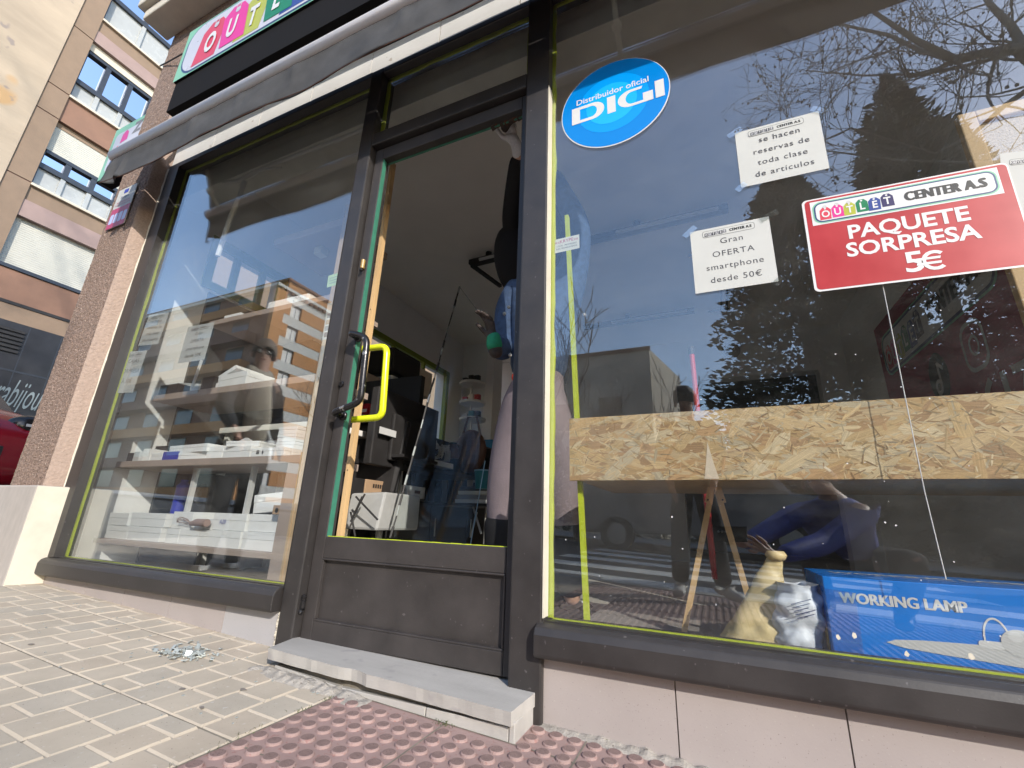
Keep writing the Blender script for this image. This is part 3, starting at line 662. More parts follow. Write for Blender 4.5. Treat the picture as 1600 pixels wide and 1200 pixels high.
text(b, 'CENTER A.S', fr, 2.6, .19, .2, m_black, .006, bold=.008, sx=1.3)
b.build('lettering', sg)
b = MB(); b.tube([at(250, 103, -.11), at(262, 97, -.12), at(285, 84, -.15)], .005, m_fabric, 6); b.build('power_cable', sg)
# blade sign round the corner
bs = thing('blade_sign', (-3.9, .02, 2.8), 'small green bordered shop sign projecting from the building corner', 'sign')
P0, P1, P2 = at(182, 205, .02), at(150, 285, .02), at(235, 177, .02)
xa, xb, z1, z0 = P1.x + .02, -3.50, P0.z, P1.z
b = MB(); b.box(xa, xb, .02, .12, z0, z1, m_signblack); b.build('housing', bs, bevel=.004)
fr = F((xa, .019, z0), (1, 0, 0), (0, 0, 1)); W, H = xb - xa, z1 - z0; b = MB()
flat(b, fr, [(0, 0), (W, 0), (W, H), (0, H)], m_signgreen, .001); flat(b, fr, rrect(.05, W + .2, .07, H - .07, .04), m_signwhite, .002)
for (px, py, mt, r_) in ((.20, H * .74, TAG[1], .05), (.13, H * .47, TAG[0], .05)): flat(b, fr, [(px - r_, py - r_ * 1.2), (px + r_, py - r_), (px + r_ * .8, py + r_ * .6), (px, py + r_ * 1.3), (px - r_ * .9, py + r_ * .6)], mt, .003)
text(b, 'C', fr, .17, H * .24, .2, m_signnavy, .003, bold=.012); text(b, 'Z', fr, .36, H * .80, .15, m_grey, .003, bold=.008)
b.build('lettering', bs)
# notice on the pillar
nb = thing('notice_board', (-3.33, -.12, 2.28), 'white and crimson funding notice fixed to the pebbledash pillar', 'notice')
A_, B_, C_, D_ = at(190, 303, -.112), at(217, 290, -.112), at(202, 345, -.112), at(169, 366, -.112)
cx = (-3.435, -3.225); b = MB(); b.box(-3.435, -3.225, -.117, -.113, 2.135, 2.445, m_paper); b.build('panel', nb)
fr = F((-3.435, -.1175, 2.135), (1, 0, 0), (0, 0, 1)); b = MB()
m_crim = M('crimson_print', (.42, .03, .10), .4, .05); m_pbl = M('pale_blue_print', (.45, .50, .72), .4, .05)
flat(b, fr, [(0, 0), (.21, 0), (.21, .155), (0, .155)], m_crim, .0006)
flat(b, fr, [(.075, .265), (.125, .265), (.125, .295), (.075, .295)], m_bblue2, .0006)
text(b, 'Europea', fr, .105, .235, .028, m_signnavy, .0006)
for k, t_ in enumerate(('RECUPERACION', 'TRANSFORMACION', 'Y RESILIENCIA')): text(b, t_, fr, .105, .197 - k * .02, .018, m_crim if k < 2 else m_whitep, .0014, sx=1.1)
for k in range(4): flat(b, fr, rrect(.012 + .05 * k, .054 + .05 * k, .035, .11, .012), m_pbl, .0012)
b.build('print', nb)

# =================================================================== ON THE GLASS
GY = .0095                                        # just inside the pane
def sheet_frame(c0, c1, c3, y=GY):               # top-left, top-right, bottom-left corners on the glass
    a, bb, d = at(*c0, y), at(*c1, y), at(*c3, y); r = bb - a; u = a - d; r.y = 0; u.y = 0
    ru = r.normalized(); uu = (u - ru * u.dot(ru)).normalized(); W, H = r.length, u.dot(uu)
    o = a - uu * H; return F((o.x, y, o.z), ru, uu), W, H
def paper(name, c0, c1, c3, lines, label, size, logo_=True, y=GY, mirror=False):
    fr, W, H = sheet_frame(c0, c1, c3, y)
    t = thing(name, fr.p(W / 2, 0, 0), label, 'notice', 'printed notices taped inside the windows')
    b = MB(); nu, nv = 10, 8
    def g(u, v): return fr.p(u * W, v * H, -.0006 + .0004 * mnoise.noise(V((u * 2.3 + c0[0], v * 2, 1))) * 1)
    b.grid(g, nu, nv, m_paper); o = b.build('sheet', t); md = o.modifiers.new('s', 'SOLIDIFY'); md.thickness = .0004; md.offset = -1
    b = MB()
    if logo_: logo(b, fr, W * .16, H * .855, W * .66, H * .105, .0001, mono=True, step=.0001)
    for k, ln in enumerate(lines): text(b, ln, fr, W * .52, H * (.755 - k * (.79 / len(lines)) * (1 if len(lines) > 3 else .92)), size, m_ink, .0002, sx=1.06, space=1.12)
    b.build('print', t)
    return t, fr, W, H
def tape(parent, fr, spots):
    for a, c, ang, L in spots:
        b = MB()
        ca, sa = math.cos(ang), math.sin(ang); pts = [(a + ca * i * L - sa * j * .009, c + sa * i * L + ca * j * .009) for i, j in ((-1, -1), (1, -1), (1, 1), (-1, 1))]
        flat(b, fr, pts, m_tape, .0028); b.build('tape', parent)
m_tape = glass_mat('clear_tape', base=.22, dust=.05)
t, fr, W, H = paper('paper_notice', (1148, 208), (1279, 173), (1158, 293), ('se hacen', 'reservas de', 'toda clase', 'de artículos'), 'white notice offering reservations, highest paper on the right window', .026, y=-.0015)
tape(t, fr, ((0.0, H, .5, .022), (W, H, -.7, .02), (0, 0, .7, .016)))
t, fr, W, H = paper('paper_notice', (1078, 363), (1201, 338), (1087, 459), ('Gran', 'OFERTA', 'smartphone', 'desde 50€'), 'white notice with a smartphone offer, left of the red poster', .026, y=-.0015)
tape(t, fr, ((0.0, H, .7, .022), (W, H, .4, .024), (W, 0, .7, .014)))
paper('paper_notice', (233, 492), (264, 488), (218, 540), ('se hacen', 'reservas de', 'toda clase', 'de artículos'), 'grey looking notice with four lines at the left edge of the left window', .026)
paper('paper_notice', (294, 511), (335, 503), (283, 567), ('Gran', 'OFERTA', 'smartphone', 'desde 50€'), 'notice hung over the white box on the display shelf, left window', .026)
paper('paper_notice', (198, 550), (230, 547), (180, 614), ('CAJAS', 'SORPRESA', 'À 50€'), 'notice reading surprise boxes, lowest paper in the left window', .034)
fr, W, H = sheet_frame((1562, 240), (1660, 228), (1577, 345), -.001)
t = thing('paper_notice', fr.p(W / 2, 0), 'white notice half hidden behind the red poster in front of the cork board', 'notice', 'printed notices taped inside the windows')
b = MB(); b.prism([fr.p(0, 0, 0), fr.p(W, 0, 0), fr.p(W, H, 0), fr.p(0, H, 0)], (0, .0004, 0), m_paper); b.build('sheet', t)
b = MB(); logo(b, fr, W * .14, H * .8, W * .66, H * .09, .0003, mono=True, step=.0001); b.build('print', t)
# red poster
fr, W, H = sheet_frame((1252, 315), (1573, 253), (1270, 457), -.0045)
t = thing('red_poster', fr.p(W / 2, 0), 'red poster advertising a five euro surprise package on the right window', 'poster')
b = MB(); b.prism([fr.p(*p, 0) for p in rrect(0, W, 0, H, .012)], (0, .0007, 0), m_whitep); b.build('sheet', t)
b = MB(); flat(b, fr, rrect(.006, W - .003, .005, H - .004, .010), m_redp, .0003)
flat(b, fr, [(.018, H * .70), (W - .02, H * .70), (W - .02, H * .965), (.018, H * .965)], m_whitep, .0006)
logo(b, fr, .022, H * .712, W - .046, H * .24, .0009, step=.0002)
text(b, 'PAQUETE', fr, W * .50, H * .56, .056, m_whitep, .0009, bold=.0014, sx=1.0)
text(b, 'SORPRESA', fr, W * .50, H * .375, .056, m_whitep, .0009, bold=.0014, sx=1.0)
text(b, '5', fr, W * .50, H * .165, .078, m_whitep, .0009, bold=.0012, sx=1.1)
ec, er = (W * .592, H * .165), .0255
for k in range(14):
    t0, t1 = math.radians(48 + 264 * k / 14), math.radians(48 + 264 * (k + 1) / 14)
    flat(b, fr, [(ec[0] + er * math.cos(t0), ec[1] + er * 1.05 * math.sin(t0)), (ec[0] + er * math.cos(t1), ec[1] + er * 1.05 * math.sin(t1)), (ec[0] + er * .66 * math.cos(t1), ec[1] + er * .72 * math.sin(t1)), (ec[0] + er * .66 * math.cos(t0), ec[1] + er * .72 * math.sin(t0))], m_whitep, .0009)
for dy in (-.0065, .0065): flat(b, fr, [(ec[0] - .036, ec[1] + dy - .0032), (ec[0] + .010, ec[1] + dy - .0032), (ec[0] + .012, ec[1] + dy + .0032), (ec[0] - .034, ec[1] + dy + .0032)], m_whitep, .0011)
b.build('print', t)
# blue roundel sticker
cx, cz, rx = -.199, 1.899, .196
fr = F((cx, -.0015, cz), (1, 0, 0), (0, 0, 1))
t = thing('round_sticker', (cx, -.001, cz - rx), 'round blue distributor sticker high on the right window', 'sticker')
b = MB(); b.prism([fr.p(*p) for p in ell(0, 0, rx, rx, 72)], (0, .0012, 0), m_whitep); b.build('disc', t)
b = MB()
flat(b, fr, ell(0, .0015, rx * .985, rx * .985, 72), DB[0], .0004); flat(b, fr, ell(-.004, .0, rx * .66, rx * .66, 60), DB[1], .0007); flat(b, fr, ell(-.008, 0.0, rx * .47, rx * .47, 50), DB[2], .0010)
text(b, 'Distribuidor oficial', fr, -.005, .052, .036, m_whitep, .0014, bold=.0004, sx=.98)
def blk(pts): flat(b, fr, pts, m_whitep, .0014)
z0, z1 = -.047, .030                              # hand-cut wide capitals D I G I
def arc(cx, cy, rx, ry, a0, a1, n=12): return [(cx + rx * math.cos(math.radians(a0 + (a1 - a0) * k / n)), cy + ry * math.sin(math.radians(a0 + (a1 - a0) * k / n))) for k in range(n + 1)]
zc = (z0 + z1) / 2; hh = (z1 - z0) / 2
blk([(-.155, z0), (-.124, z0), (-.124, z1), (-.155, z1)])
oD = arc(-.075, zc, .042, hh, -90, 90); iD = arc(-.082, zc, .022, hh - .013, -90, 90)
for k in range(12): blk([oD[k], oD[k + 1], iD[k + 1], iD[k]])
blk([(-.124, z0), (-.075, z0), (-.082, z0 + .013), (-.124, z0 + .013)]); blk([(-.124, z1 - .013), (-.082, z1 - .013), (-.075, z1), (-.124, z1)])
blk([(-.022, z0), (.008, z0), (.008, z1), (-.022, z1)])
oG = arc(.062, zc, .046, hh, 90, 270); iG = arc(.066, zc, .022, hh - .011, 90, 270)
for k in range(12): blk([oG[k], oG[k + 1], iG[k + 1], iG[k]])
blk([(.062, z1), (.066, z1 - .011), (.100, z1 - .011), (.104, z1)]); blk([(.066, z0 + .011), (.062, z0), (.138, z0), (.138, z0 + .011)]); blk([(.104, z0 + .011), (.138, z0 + .011), (.138, zc + .004), (.104, zc + .004)])
blk([(.146, z0), (.176, z0), (.176, z1), (.146, z1)])
b.build('print', t)
# small alarm sticker, crack line
fr, W, H = sheet_frame((866, 375), (905, 366), (866, 396), .0085)
t = thing('alarm_sticker', fr.p(W / 2, 0), 'small cream alarm sticker beside the door post on the right window', 'sticker')
b = MB(); b.prism([fr.p(0, 0), fr.p(W, 0), fr.p(W, H), fr.p(0, H)], (0, .0006, 0), M('cream_label', (.66, .66, .56), .4, .04)); b.build('label_sheet', t)
b = MB(); text(b, '««KRYPE»»', fr, W * .5, H * .74, .018, m_crim, .0004, sx=.95); text(b, 'LOCAL  PROTEGIDO', fr, W * .5, H * .44, .0085, m_ink, .0004, sx=.9); text(b, 'ELECTRONICAMENTE', fr, W * .5, H * .24, .0085, m_ink, .0004, sx=.9); b.build('print', t)
b = MB(); pts = [at(1362, 385, .005), at(1378, 440, .005), at(1412, 610, .005), at(1445, 770, .005), at(1478, 905, .005)]
b.tube(pts, .0011, m_whitep, 5); b.build('crack', wr)
# bits of sticky residue on the right pane
b = MB()
for k in range(46):
    u, v = R.uniform(880, 1590), R.uniform(440, 1020); p = at(u, v, -.0006); s_ = R.uniform(.0006, .0022)
    b.poly([p + V((s_ * math.cos(a) * R.uniform(.5, 1.4), 0, s_ * math.sin(a) * R.uniform(.5, 1.4))) for a in (0, 1.3, 2.6, 3.9, 5.2)], m_whitep)
for (u, v) in ((1310, 996), (1335, 993), (1518, 1027), (1416, 1022)):
    p = at(u, v, -.0008); b.poly([p + V((.005 * math.cos(a) * R.uniform(.4, 1.2), 0, .007 * math.sin(a) * R.uniform(.4, 1.2))) for a in (0, 1.1, 2.2, 3.3, 4.4, 5.5)], m_cream)
o = b.build('paint_specks', wr); o['kind'] = 'stuff'
# price labels in the left window
fr, W, H = sheet_frame((512, 474), (529, 470), (510, 530), .05)
t = thing('price_label', fr.p(0, 0), 'tall white label strip with four pictures on the display upright by the door', 'label'); b = MB(); b.prism([fr.p(0, 0), fr.p(W, 0), fr.p(W, H), fr.p(0, H)], (0, .001, 0), m_paper); b.build('strip', t)
b = MB()
for k in range(4): flat(b, fr, [(W * .15, H * (.06 + .17 * k)), (W * .85, H * (.06 + .17 * k)), (W * .85, H * (.19 + .17 * k)), (W * .15, H * (.19 + .17 * k))], (m_brownbag, m_grey, m_kraft, m_grey)[k], .0006)
b.build('print', t)
fr, W, H = sheet_frame((513, 431), (532, 425), (512, 449), .05)
t = thing('green_note', fr.p(0, 0), 'pale green handwritten note stuck on the display upright by the door', 'note'); b = MB(); b.prism([fr.p(0, 0), fr.p(W, 0), fr.p(W, H), fr.p(0, H)], (0, .001, 0), M('green_note_paper', (.50, .66, .32), .7, .06)); b.build('sheet', t)
b = MB()
for k in range(3): flat(b, fr, [(W * .15, H * (.25 + .22 * k)), (W * .85, H * (.25 + .22 * k)), (W * .85, H * (.29 + .22 * k)), (W * .15, H * (.29 + .22 * k))], m_grey, .0006)
b.build('writing', t)

# =================================================================== RIGHT DISPLAY: OSB SHELF, LADDER, BAG, LAMP BOX, CORK BOARD
osb = thing('display_shelf', (.5, .25, .55), 'long display shelf faced with a wide strip of raw strand board', 'shelf')
b = MB(); ox0, ox1, oz0, oz1, oy = -.388, 1.62, .553, .744, .058
b.box(ox0, ox1, oy, oy + .012, oz0, oz1, m_beech)
m_strand = bpy.data.materials.new('wood_strands'); m_strand.use_nodes = True; n_ = m_strand.node_tree; bs_ = n_.nodes['Principled BSDF']; bs_.inputs['Roughness'].default_value = .6
va = n_.nodes.new('ShaderNodeVertexColor'); va.layer_name = 'Col'; uvn = n_.nodes.new('ShaderNodeUVMap'); mpn = n_.nodes.new('ShaderNodeMapping'); mpn.inputs['Scale'].default_value = (14, 330, 1)
nsn = n_.nodes.new('ShaderNodeTexNoise'); nsn.inputs['Scale'].default_value = 1; nsn.inputs['Detail'].default_value = 3; mrn = n_.nodes.new('ShaderNodeMapRange'); mrn.inputs[3].default_value = .45; mrn.inputs[4].default_value = 1.45
mxn = n_.nodes.new('ShaderNodeMixRGB'); mxn.blend_type = 'MULTIPLY'; mxn.inputs[0].default_value = 1
L_ = n_.links.new; L_(uvn.outputs[0], mpn.inputs[0]); L_(mpn.outputs[0], nsn.inputs[0]); L_(nsn.outputs['Fac'], mrn.inputs[0]); L_(va.outputs[0], mxn.inputs[1]); L_(mrn.outputs[0], mxn.inputs[2]); L_(mxn.outputs[0], bs_.inputs['Base Color'])
sv, sf, scol, suv = [], [], [], []
RS = random.Random(11)
COLS = [(.56, .39, .19), (.60, .43, .23), (.52, .34, .155), (.63, .48, .28), (.58, .41, .21), (.50, .31, .15), (.64, .51, .32), (.42, .26, .13), (.50, .41, .27), (.60, .44, .25)]
def strand(cx, cz, L, Wd, ang, col, y):
    ca, sa = math.cos(ang), math.sin(ang); n = 9; top, bot = [], []
    for k in range(n):
        t = k / (n - 1) * 2 - 1; w_ = Wd * (1 - abs(t) ** RS.choice((3, 5, 9))) ** .5 * RS.uniform(.75, 1.15) + .0004
        bend = .06 * L * t * t * RS.uniform(-.2, .2); top.append((t * L, w_ + bend)); bot.append((t * L, -w_ + bend))
    pts = []
    for (a, c) in top + bot[::-1]:
        x = cx + a * ca - c * sa; z = cz + a * sa + c * ca
        pts.append((min(max(x, ox0 + .0002), ox1), min(max(z, oz0 + .0004), oz1 - .0004), a, c))
    if max(p[0] for p in pts) - min(p[0] for p in pts) < .001 or max(p[1] for p in pts) - min(p[1] for p in pts) < .0006: return
    k0 = len(sv); sv.extend([(p[0], y, p[1]) for p in pts]); m = n
    o_ = RS.uniform(0, 50)
    for k in range(n - 1):
        sf.append((k0 + k, k0 + k + 1, k0 + 2 * n - 2 - k, k0 + 2 * n - 1 - k)); scol.append(col)
        suv.append([(pts[i][2] + o_, pts[i][3] + o_) for i in (k, k + 1, 2 * n - 2 - k, 2 * n - 1 - k)])
N = 5200
for i in range(N):
    t = i / N; y = oy - .0002 - t * .0026
    big = RS.random() < .22; L = RS.uniform(.035, .08) if big else RS.uniform(.006, .04); Wd = (RS.uniform(.010, .020) if big else RS.uniform(.0008, .006)) * (1 if t < .85 else .8)
    ang = RS.gauss(0, .5) if RS.random() < .75 else RS.uniform(-1.6, 1.6)
    c = RS.choice(COLS); f = RS.uniform(.88, 1.1); strand(RS.uniform(ox0, ox1), RS.uniform(oz0, oz1), L, Wd, ang, (c[0] * f, c[1] * f, c[2] * f), y)
for i in range(1700):
    c = RS.choice(COLS); f = RS.choice((.62, .78, 1.1, 1.18)); strand(RS.uniform(ox0, ox1), RS.uniform(oz0, oz1), RS.uniform(.003, .016), RS.uniform(.0004, .0014), RS.gauss(0, .8), (c[0] * f, c[1] * f, c[2] * f), oy - .0029 - RS.random() * .0003)
me = bpy.data.meshes.new('front_board'); me.from_pydata([V(p) - osb.location for p in sv], [], sf); me.materials.append(m_strand)
ca_ = me.color_attributes.new('Col', 'FLOAT_COLOR', 'CORNER'); uvl = me.uv_layers.new(name='UVMap'); li = 0
for pi, pl in enumerate(me.polygons):
    for j in range(4): ca_.data[li].color = (*scol[pi], 1); uvl.data[li].uv = suv[pi][j]; li += 1
o = bpy.data.objects.new('front_board', me); C.objects.link(o); o.parent = osb
o2 = b.build('board_core', osb); o.parent = osb
b = MB(); b.box(ox0 + .02, ox1, oy + .013, .62, oz0 + .002, oz0 + .020, m_pine); b.build('shelf_board', osb)
b = MB(); pA, pB = at(1103, 752, .056), at(1117, 693, .056)
b.prism([(-.014, .0545, .556), (.022, .0545, .556), (.012, .0545, .60), (.002, .0545, .655), (-.006, .0545, .60)], (0, .001, 0), M('pale_strand', (.66, .55, .42), .6, .1, 30)); b.build('wood_flake', osb)
# folding wooden ladder legs (A-frame)
la = thing('wooden_trestle', (0, .3, .12), 'slim pine trestle with splayed legs under the strand board shelf', 'trestle')
y = .33
for (a, c) in (((1112, 768), (1068, 992)), ((1121, 768), (1168, 930))):
    b = MB(); p0, p1 = at(*a, y), at(*c, y + (.0 if c[0] < 1100 else .02)); d = p1 - p0
    b.bar(p0, p1 if c[0] < 1100 else p0 + d * 1.6, .017, .022, m_pine); b.build('leg', la, bevel=.001)
for (a, c) in (((1113, 754), (1106, 786)), ((1119, 754), (1130, 786))):
    b = MB(); b.bar(at(*a, y - .014), at(*c, y - .014), .019, .010, m_pine)
    p = at(c[0] - (0 if c[0] < 1120 else 1), c[1] - 5, y - .021); b.sphere(p, .003, m_mblack, 8, 5); b.build('hinge_block', la, bevel=.001)
# lime bar standing inside the window
t = thing('lime_strip', (-.41, .12, .12), 'tall thin lime green strip leaning inside the right window near the door', 'strip')
p0, p1 = at(886, 338, .13), at(918, 985, .10); b = MB(); b.bar(p0, p1, .014, .018, m_lime); b.build('strip_bar', t)
# red pole
t = thing('red_pole', (0, .75, .03), 'slender red pole with a dark tip standing inside behind the shelf', 'pole')
p0, p1 = at(1080, 548, .75), at(1091, 655, .75); d = (p1 - p0); b = MB(); b.tube([p0, p0 + d * 3.0], .0115, m_redmetal, 12); b.build('shaft', t); b = MB(); b.tube([p0 - d * .05, p0 + d * .06], .0135, m_mblack, 12); b.build('tip', t)
# blue lamp carton
bx = thing('lamp_carton', (.5, .12, .12), 'long bright blue carton picturing a white working lamp', 'box')
bx0, bx1, by0, by1, bz0, bz1 = .222, .98, .085, .330, .125, .331
b = MB(); b.box(bx0, bx1, by0, by1, bz0, bz1, m_bblue); b.build('carton', bx, bevel=.002)
fr = F((bx0, by0 - .0006, bz0), (1, 0, 0), (0, 0, 1)); b = MB(); H = bz1 - bz0
for dx in (0, .0011, .0022): text(b, 'WORKING LAMP', fr, .0275 + dx, H * .785, .0315, m_whitep, .0004 + dx * .1, align='LEFT', bold=.0003, sx=.93)
lamp = [(.100, H * .385), (.118, H * .42), (.165, H * .44), (.22, H * .45), (.29, H * .46), (.42, H * .455), (.60, H * .40), (.74, H * .33), (.74, H * .20), (.60, H * .22), (.42, H * .26), (.29, H * .30), (.20, H * .325), (.13, H * .35)]
flat(b, fr, lamp, m_boxg, .0004)
flat(b, fr, rrect(.256, .296, H * .43, H * .50, .006), m_whitep, .0008); flat(b, fr, ell(.322, H * .50, .030, .026, 24), m_boxg, .0010); flat(b, fr, ell(.316, H * .56, .012, .010, 18), m_whitep, .0013)
flat(b, fr, [(.33, H * .56), (.40, H * .42), (.42, H * .43), (.345, H * .62)], m_boxg, .0012)
for k in range(14):
    t0, t1 = math.pi * k / 14, math.pi * (k + 1) / 14; c = (.288, H * .50)
    flat(b, fr, [(c[0] + .022 * math.cos(t0), c[1] + .045 * math.sin(t0)), (c[0] + .022 * math.cos(t1), c[1] + .045 * math.sin(t1)), (c[0] + .019 * math.cos(t1), c[1] + .041 * math.sin(t1)), (c[0] + .019 * math.cos(t0), c[1] + .041 * math.sin(t0))], m_whitep, .0006)
for k in range(4):
    pass
frt = F((bx0, by0 + .06, bz1 + .0006), (1, 0, 0), (0, 1, 0))
text(b, 'WORKING LAMP', frt, .04, .075, .05, m_whitep, .0004, align='LEFT', bold=.002); text(b, 'Super bright working lamp LED work light', frt, .04, .028, .022, m_whitep, .0004, align='LEFT')
b.build('print', bx)
m_cleartape = glass_mat('parcel_tape', base=.10, tint=(.80, .88, .95), dust=.05)
b = MB(); flat(b, fr, [(.0, .045), (.055, .04), (.06, .175), (.0, .18)], m_cleartape, .0010); b.box(bx0 - .004, bx0 - .001, by0 + .03, by0 + .05, bz0 + .03, bz0 + .09, m_gold); b.build('parcel_tape', bx)
# tan bag with a white plastic bag in it
bag = thing('paper_sack', (.1, .4, .12), 'crumpled translucent tan sack slumped beside the blue carton', 'bag')
c0, top, lft, rgt = at(1215, 990, .185), at(1216, 872, .185), at(1118, 1003, .36), at(1300, 1000, .36)
def lump(b, fn, mat, nu=40, nv=26):
    b.grid(fn, nu, nv, mat)
def sack(u, v):
    a = 2 * math.pi * u; hgt = top.z - .118; w0 = lerp(.128, .022, min(1, (v ** .62))); z = .121 + hgt * v
    cxx = lerp(.060, .140, v ** .8); p = V((cxx + w0 * math.cos(a) * (1.05 if math.cos(a) < 0 else .7), .165 + w0 * .55 * math.sin(a), z))
    k = mnoise.noise(p * 14) * .018 + mnoise.noise(p * 33 + V((3, 1, 2))) * .009; return p + V((math.cos(a), math.sin(a), 0)) * k * (1 - v * .6)
def lerp(a, b_, t): return a + (b_ - a) * t
m_sack = M('translucent_sack', (.60, .47, .24), .4, .2, 12, .4, 40)
b = MB(); b.grid(sack, 64, 34, m_sack); b.lathe([(.02, 0), (.026, .012), (.02, .022)], (.140, .165, top.z - .004), m_sack, 14); o = b.build('sack', bag); smooth_shade(o)
pb = thing('plastic_bag', (.2, .28, .12), 'crumpled white plastic bag between the tan sack and the blue carton', 'bag')
def pbag(u, v):
    a = 2 * math.pi * u; z = .121 + .185 * v; w0 = .074 * (math.sin(min(1, v * .9 + .12) * math.pi * .8) ** .5) + .006
    p = V((.158 + .018 * v + w0 * .66 * math.cos(a), .135 + .042 * math.sin(a) * (.6 + .4 * v), z)); q_ = p * 26; k = abs(mnoise.noise(q_ * .55)) * .034 + abs(mnoise.noise(q_ * 1.5)) * .012
    return p + V((math.cos(a), math.sin(a), .3)) * (k - .008)
b = MB(); b.grid(pbag, 44, 30, m_plastic)
o = b.build('bag', pb); smooth_shade(o)
b = MB(); frb = F((.150, .088, .262), (1, 0, .35), (-.3, -.15, 1))
for k in range(5): flat(b, frb, [(0, -.008 * k), (.045 - .006 * (k % 3), -.008 * k), (.045 - .006 * (k % 3), -.008 * k + .002), (0, -.008 * k + .002)], m_signnavy, .002)
b.build('print', pb)
# cork board
ckb = thing('cork_board', (1.1, .2, .75), 'framed cork pin board standing upright behind the red poster', 'board')
c00, c01, c10 = at(1487, 187, .2), at(1600, 165, .2), at(1560, 605, .2)
b = MB(); X0, X1, Z0, Z1, yy = .768, 1.45, .76, 1.625, .2; fw = .040
b.box(X0, X0 + fw, yy - .012, yy + .012, Z0, Z1, m_pine); b.box(X1 - fw, X1, yy - .012, yy + .012, Z0, Z1, m_pine); b.box(X0 + fw, X1 - fw, yy - .012, yy + .012, Z1 - fw, Z1, m_pine); b.box(X0 + fw, X1 - fw, yy - .012, yy + .012, Z0, Z0 + fw, m_pine)
b.build('board_frame', ckb, bevel=.003); b = MB(); b.box(X0 + fw, X1 - fw, yy, yy + .008, Z0 + fw, Z1 - fw, m_cork); b.build('cork_sheet', ckb)
# maroon banner on the right-hand wall
bn = thing('wall_banner', (1.64, 2.9, 1.2), 'maroon wall banner with the shop name strip and social media icons', 'banner')
fr = F((1.645, 3.92, 1.05), (0, -1, 0), (0, 0, 1)); W, H = 2.1, 1.34
b = MB(); b.prism([fr.p(0, 0), fr.p(W, 0), fr.p(W, H), fr.p(0, H)], (.003, 0, 0), m_banner); b.build('sheet', bn)
b = MB(); logo(b, fr, .10, .80, 1.9, .40, .002, step=.0012)
tk = (1.02, .52)
flat(b, fr, ell(*tk, .15, .19, 30), m_black, .002)
text(b, '♪', fr, tk[0], tk[1], .3, m_whitep, .004, bold=.004) if False else None
flat(b, fr, [(tk[0] + .005, tk[1] + .11), (tk[0] + .035, tk[1] + .11), (tk[0] + .035, tk[1] - .07), (tk[0] + .005, tk[1] - .07)], m_whitep, .004)
flat(b, fr, [(tk[0] + .035, tk[1] + .11), (tk[0] + .095, tk[1] + .06), (tk[0] + .09, tk[1] + .03), (tk[0] + .035, tk[1] + .07)], m_whitep, .004)
ro, ri = ell(tk[0] - .02, tk[1] - .07, .055, .06, 20), ell(tk[0] - .02, tk[1] - .07, .026, .03, 20)
for k in range(20): flat(b, fr, [ro[k], ro[(k + 1) % 20], ri[(k + 1) % 20], ri[k]], m_whitep, .0045)
ro, ri = rrect(1.42, 1.70, .40, .74, .10), rrect(1.445, 1.675, .43, .71, .08)
for k in range(len(ro)): flat(b, fr, [ro[k], ro[(k + 1) % len(ro)], ri[(k + 1) % len(ri)], ri[k]], m_boxg, .003)
ro, ri = ell(1.56, .57, .06, .07, 20), ell(1.56, .57, .04, .05, 20)
for k in range(20): flat(b, fr, [ro[k], ro[(k + 1) % 20], ri[(k + 1) % 20], ri[k]], m_boxg, .003)
text(b, '617', fr, 1.75, .19, .34, m_boxg, .003, bold=.01); b.build('print', bn)
# =================================================================== LEFT DISPLAY
su = thing('display_shelving', (-2.4, .35, .115), 'pale laminate display shelving filled with white cartons inside the left window', 'shelving')
b = MB(); b.box(-1.700, -1.662, .22, .275, .115, 2.06, m_greylam); b.build('side_panel', su); b = MB(); b.box(-1.702, -1.660, .208, .219, .115, 2.062, m_beech); b.build('edge_strip', su)
b = MB(); b.box(-1.775, -1.703, .204, .216, .118, .652, m_beechpale); b.box(-1.7025, -1.690, .2035, .216, .118, .70, m_beech); b.build('front_post', su)
b = MB(); b.box(-1.462, -1.442, .245, .272, .115, 2.3, m_pine); b.sphere((-1.452, .245, .62), .003, m_mblack, 8, 5); b.sphere((-1.452, .245, 1.4), .003, m_mblack, 8, 5); b.build('pine_upright', su)
for (x0, x1, z1, th_) in ((-3.22, -1.703, .262, .026), (-3.22, -1.703, .690, .036), (-3.03, -1.703, 1.082, .036), (-2.67, -1.703, 1.515, .030), (-2.245, -1.703, 1.985, .045)):
    b = MB(); b.box(x0, x1, .212, .58, z1 - th_, z1, m_beechpale); b.build('shelf', su, bevel=.002)
for (x0, z0, z1) in ((-2.62, .726 - .03, 1.045), (-2.62, .29, .655), (-2.15, .29, .655), (-2.30, 1.083, 1.484)):
    b = MB(); b.box(x0, x0 + .018, .30, .50 if z0 > .6 else .325, z0, z1, m_wglass if z0 > .6 else m_boxg); b.build('divider', su)
b = MB(); b.box(-2.03, -1.96, .22, .58, 1.64, 1.95, m_greylam) if False else None
WG = 'white cartons on the display shelving'
def carton(x0, x1, z0, h, y0, dep, mat=None, label=None, name='carton', yaw=0, lid=True, group=WG):
    mat = mat or m_box; cx, cy = (x0 + x1) / 2, y0 + dep / 2
    t = thing(name, (cx, cy, z0), label, 'box', group); t.rotation_euler.z = yaw
    w2 = (x1 - x0) / 2; b = MB(); hl = h * .42 if lid else 0
    b.box(cx - w2 + .0012, cx + w2 - .0012, cy - dep / 2 + .0012, cy + dep / 2 - .0012, z0, z0 + h - hl, mat); b.build('base' if lid else 'body', t, bevel=.0012)
    if lid: b = MB(); b.box(cx - w2, cx + w2, cy - dep / 2, cy + dep / 2, z0 + h - hl + .0008, z0 + h, mat); b.build('lid', t, bevel=.0012)
    return t
Z1 = .2625
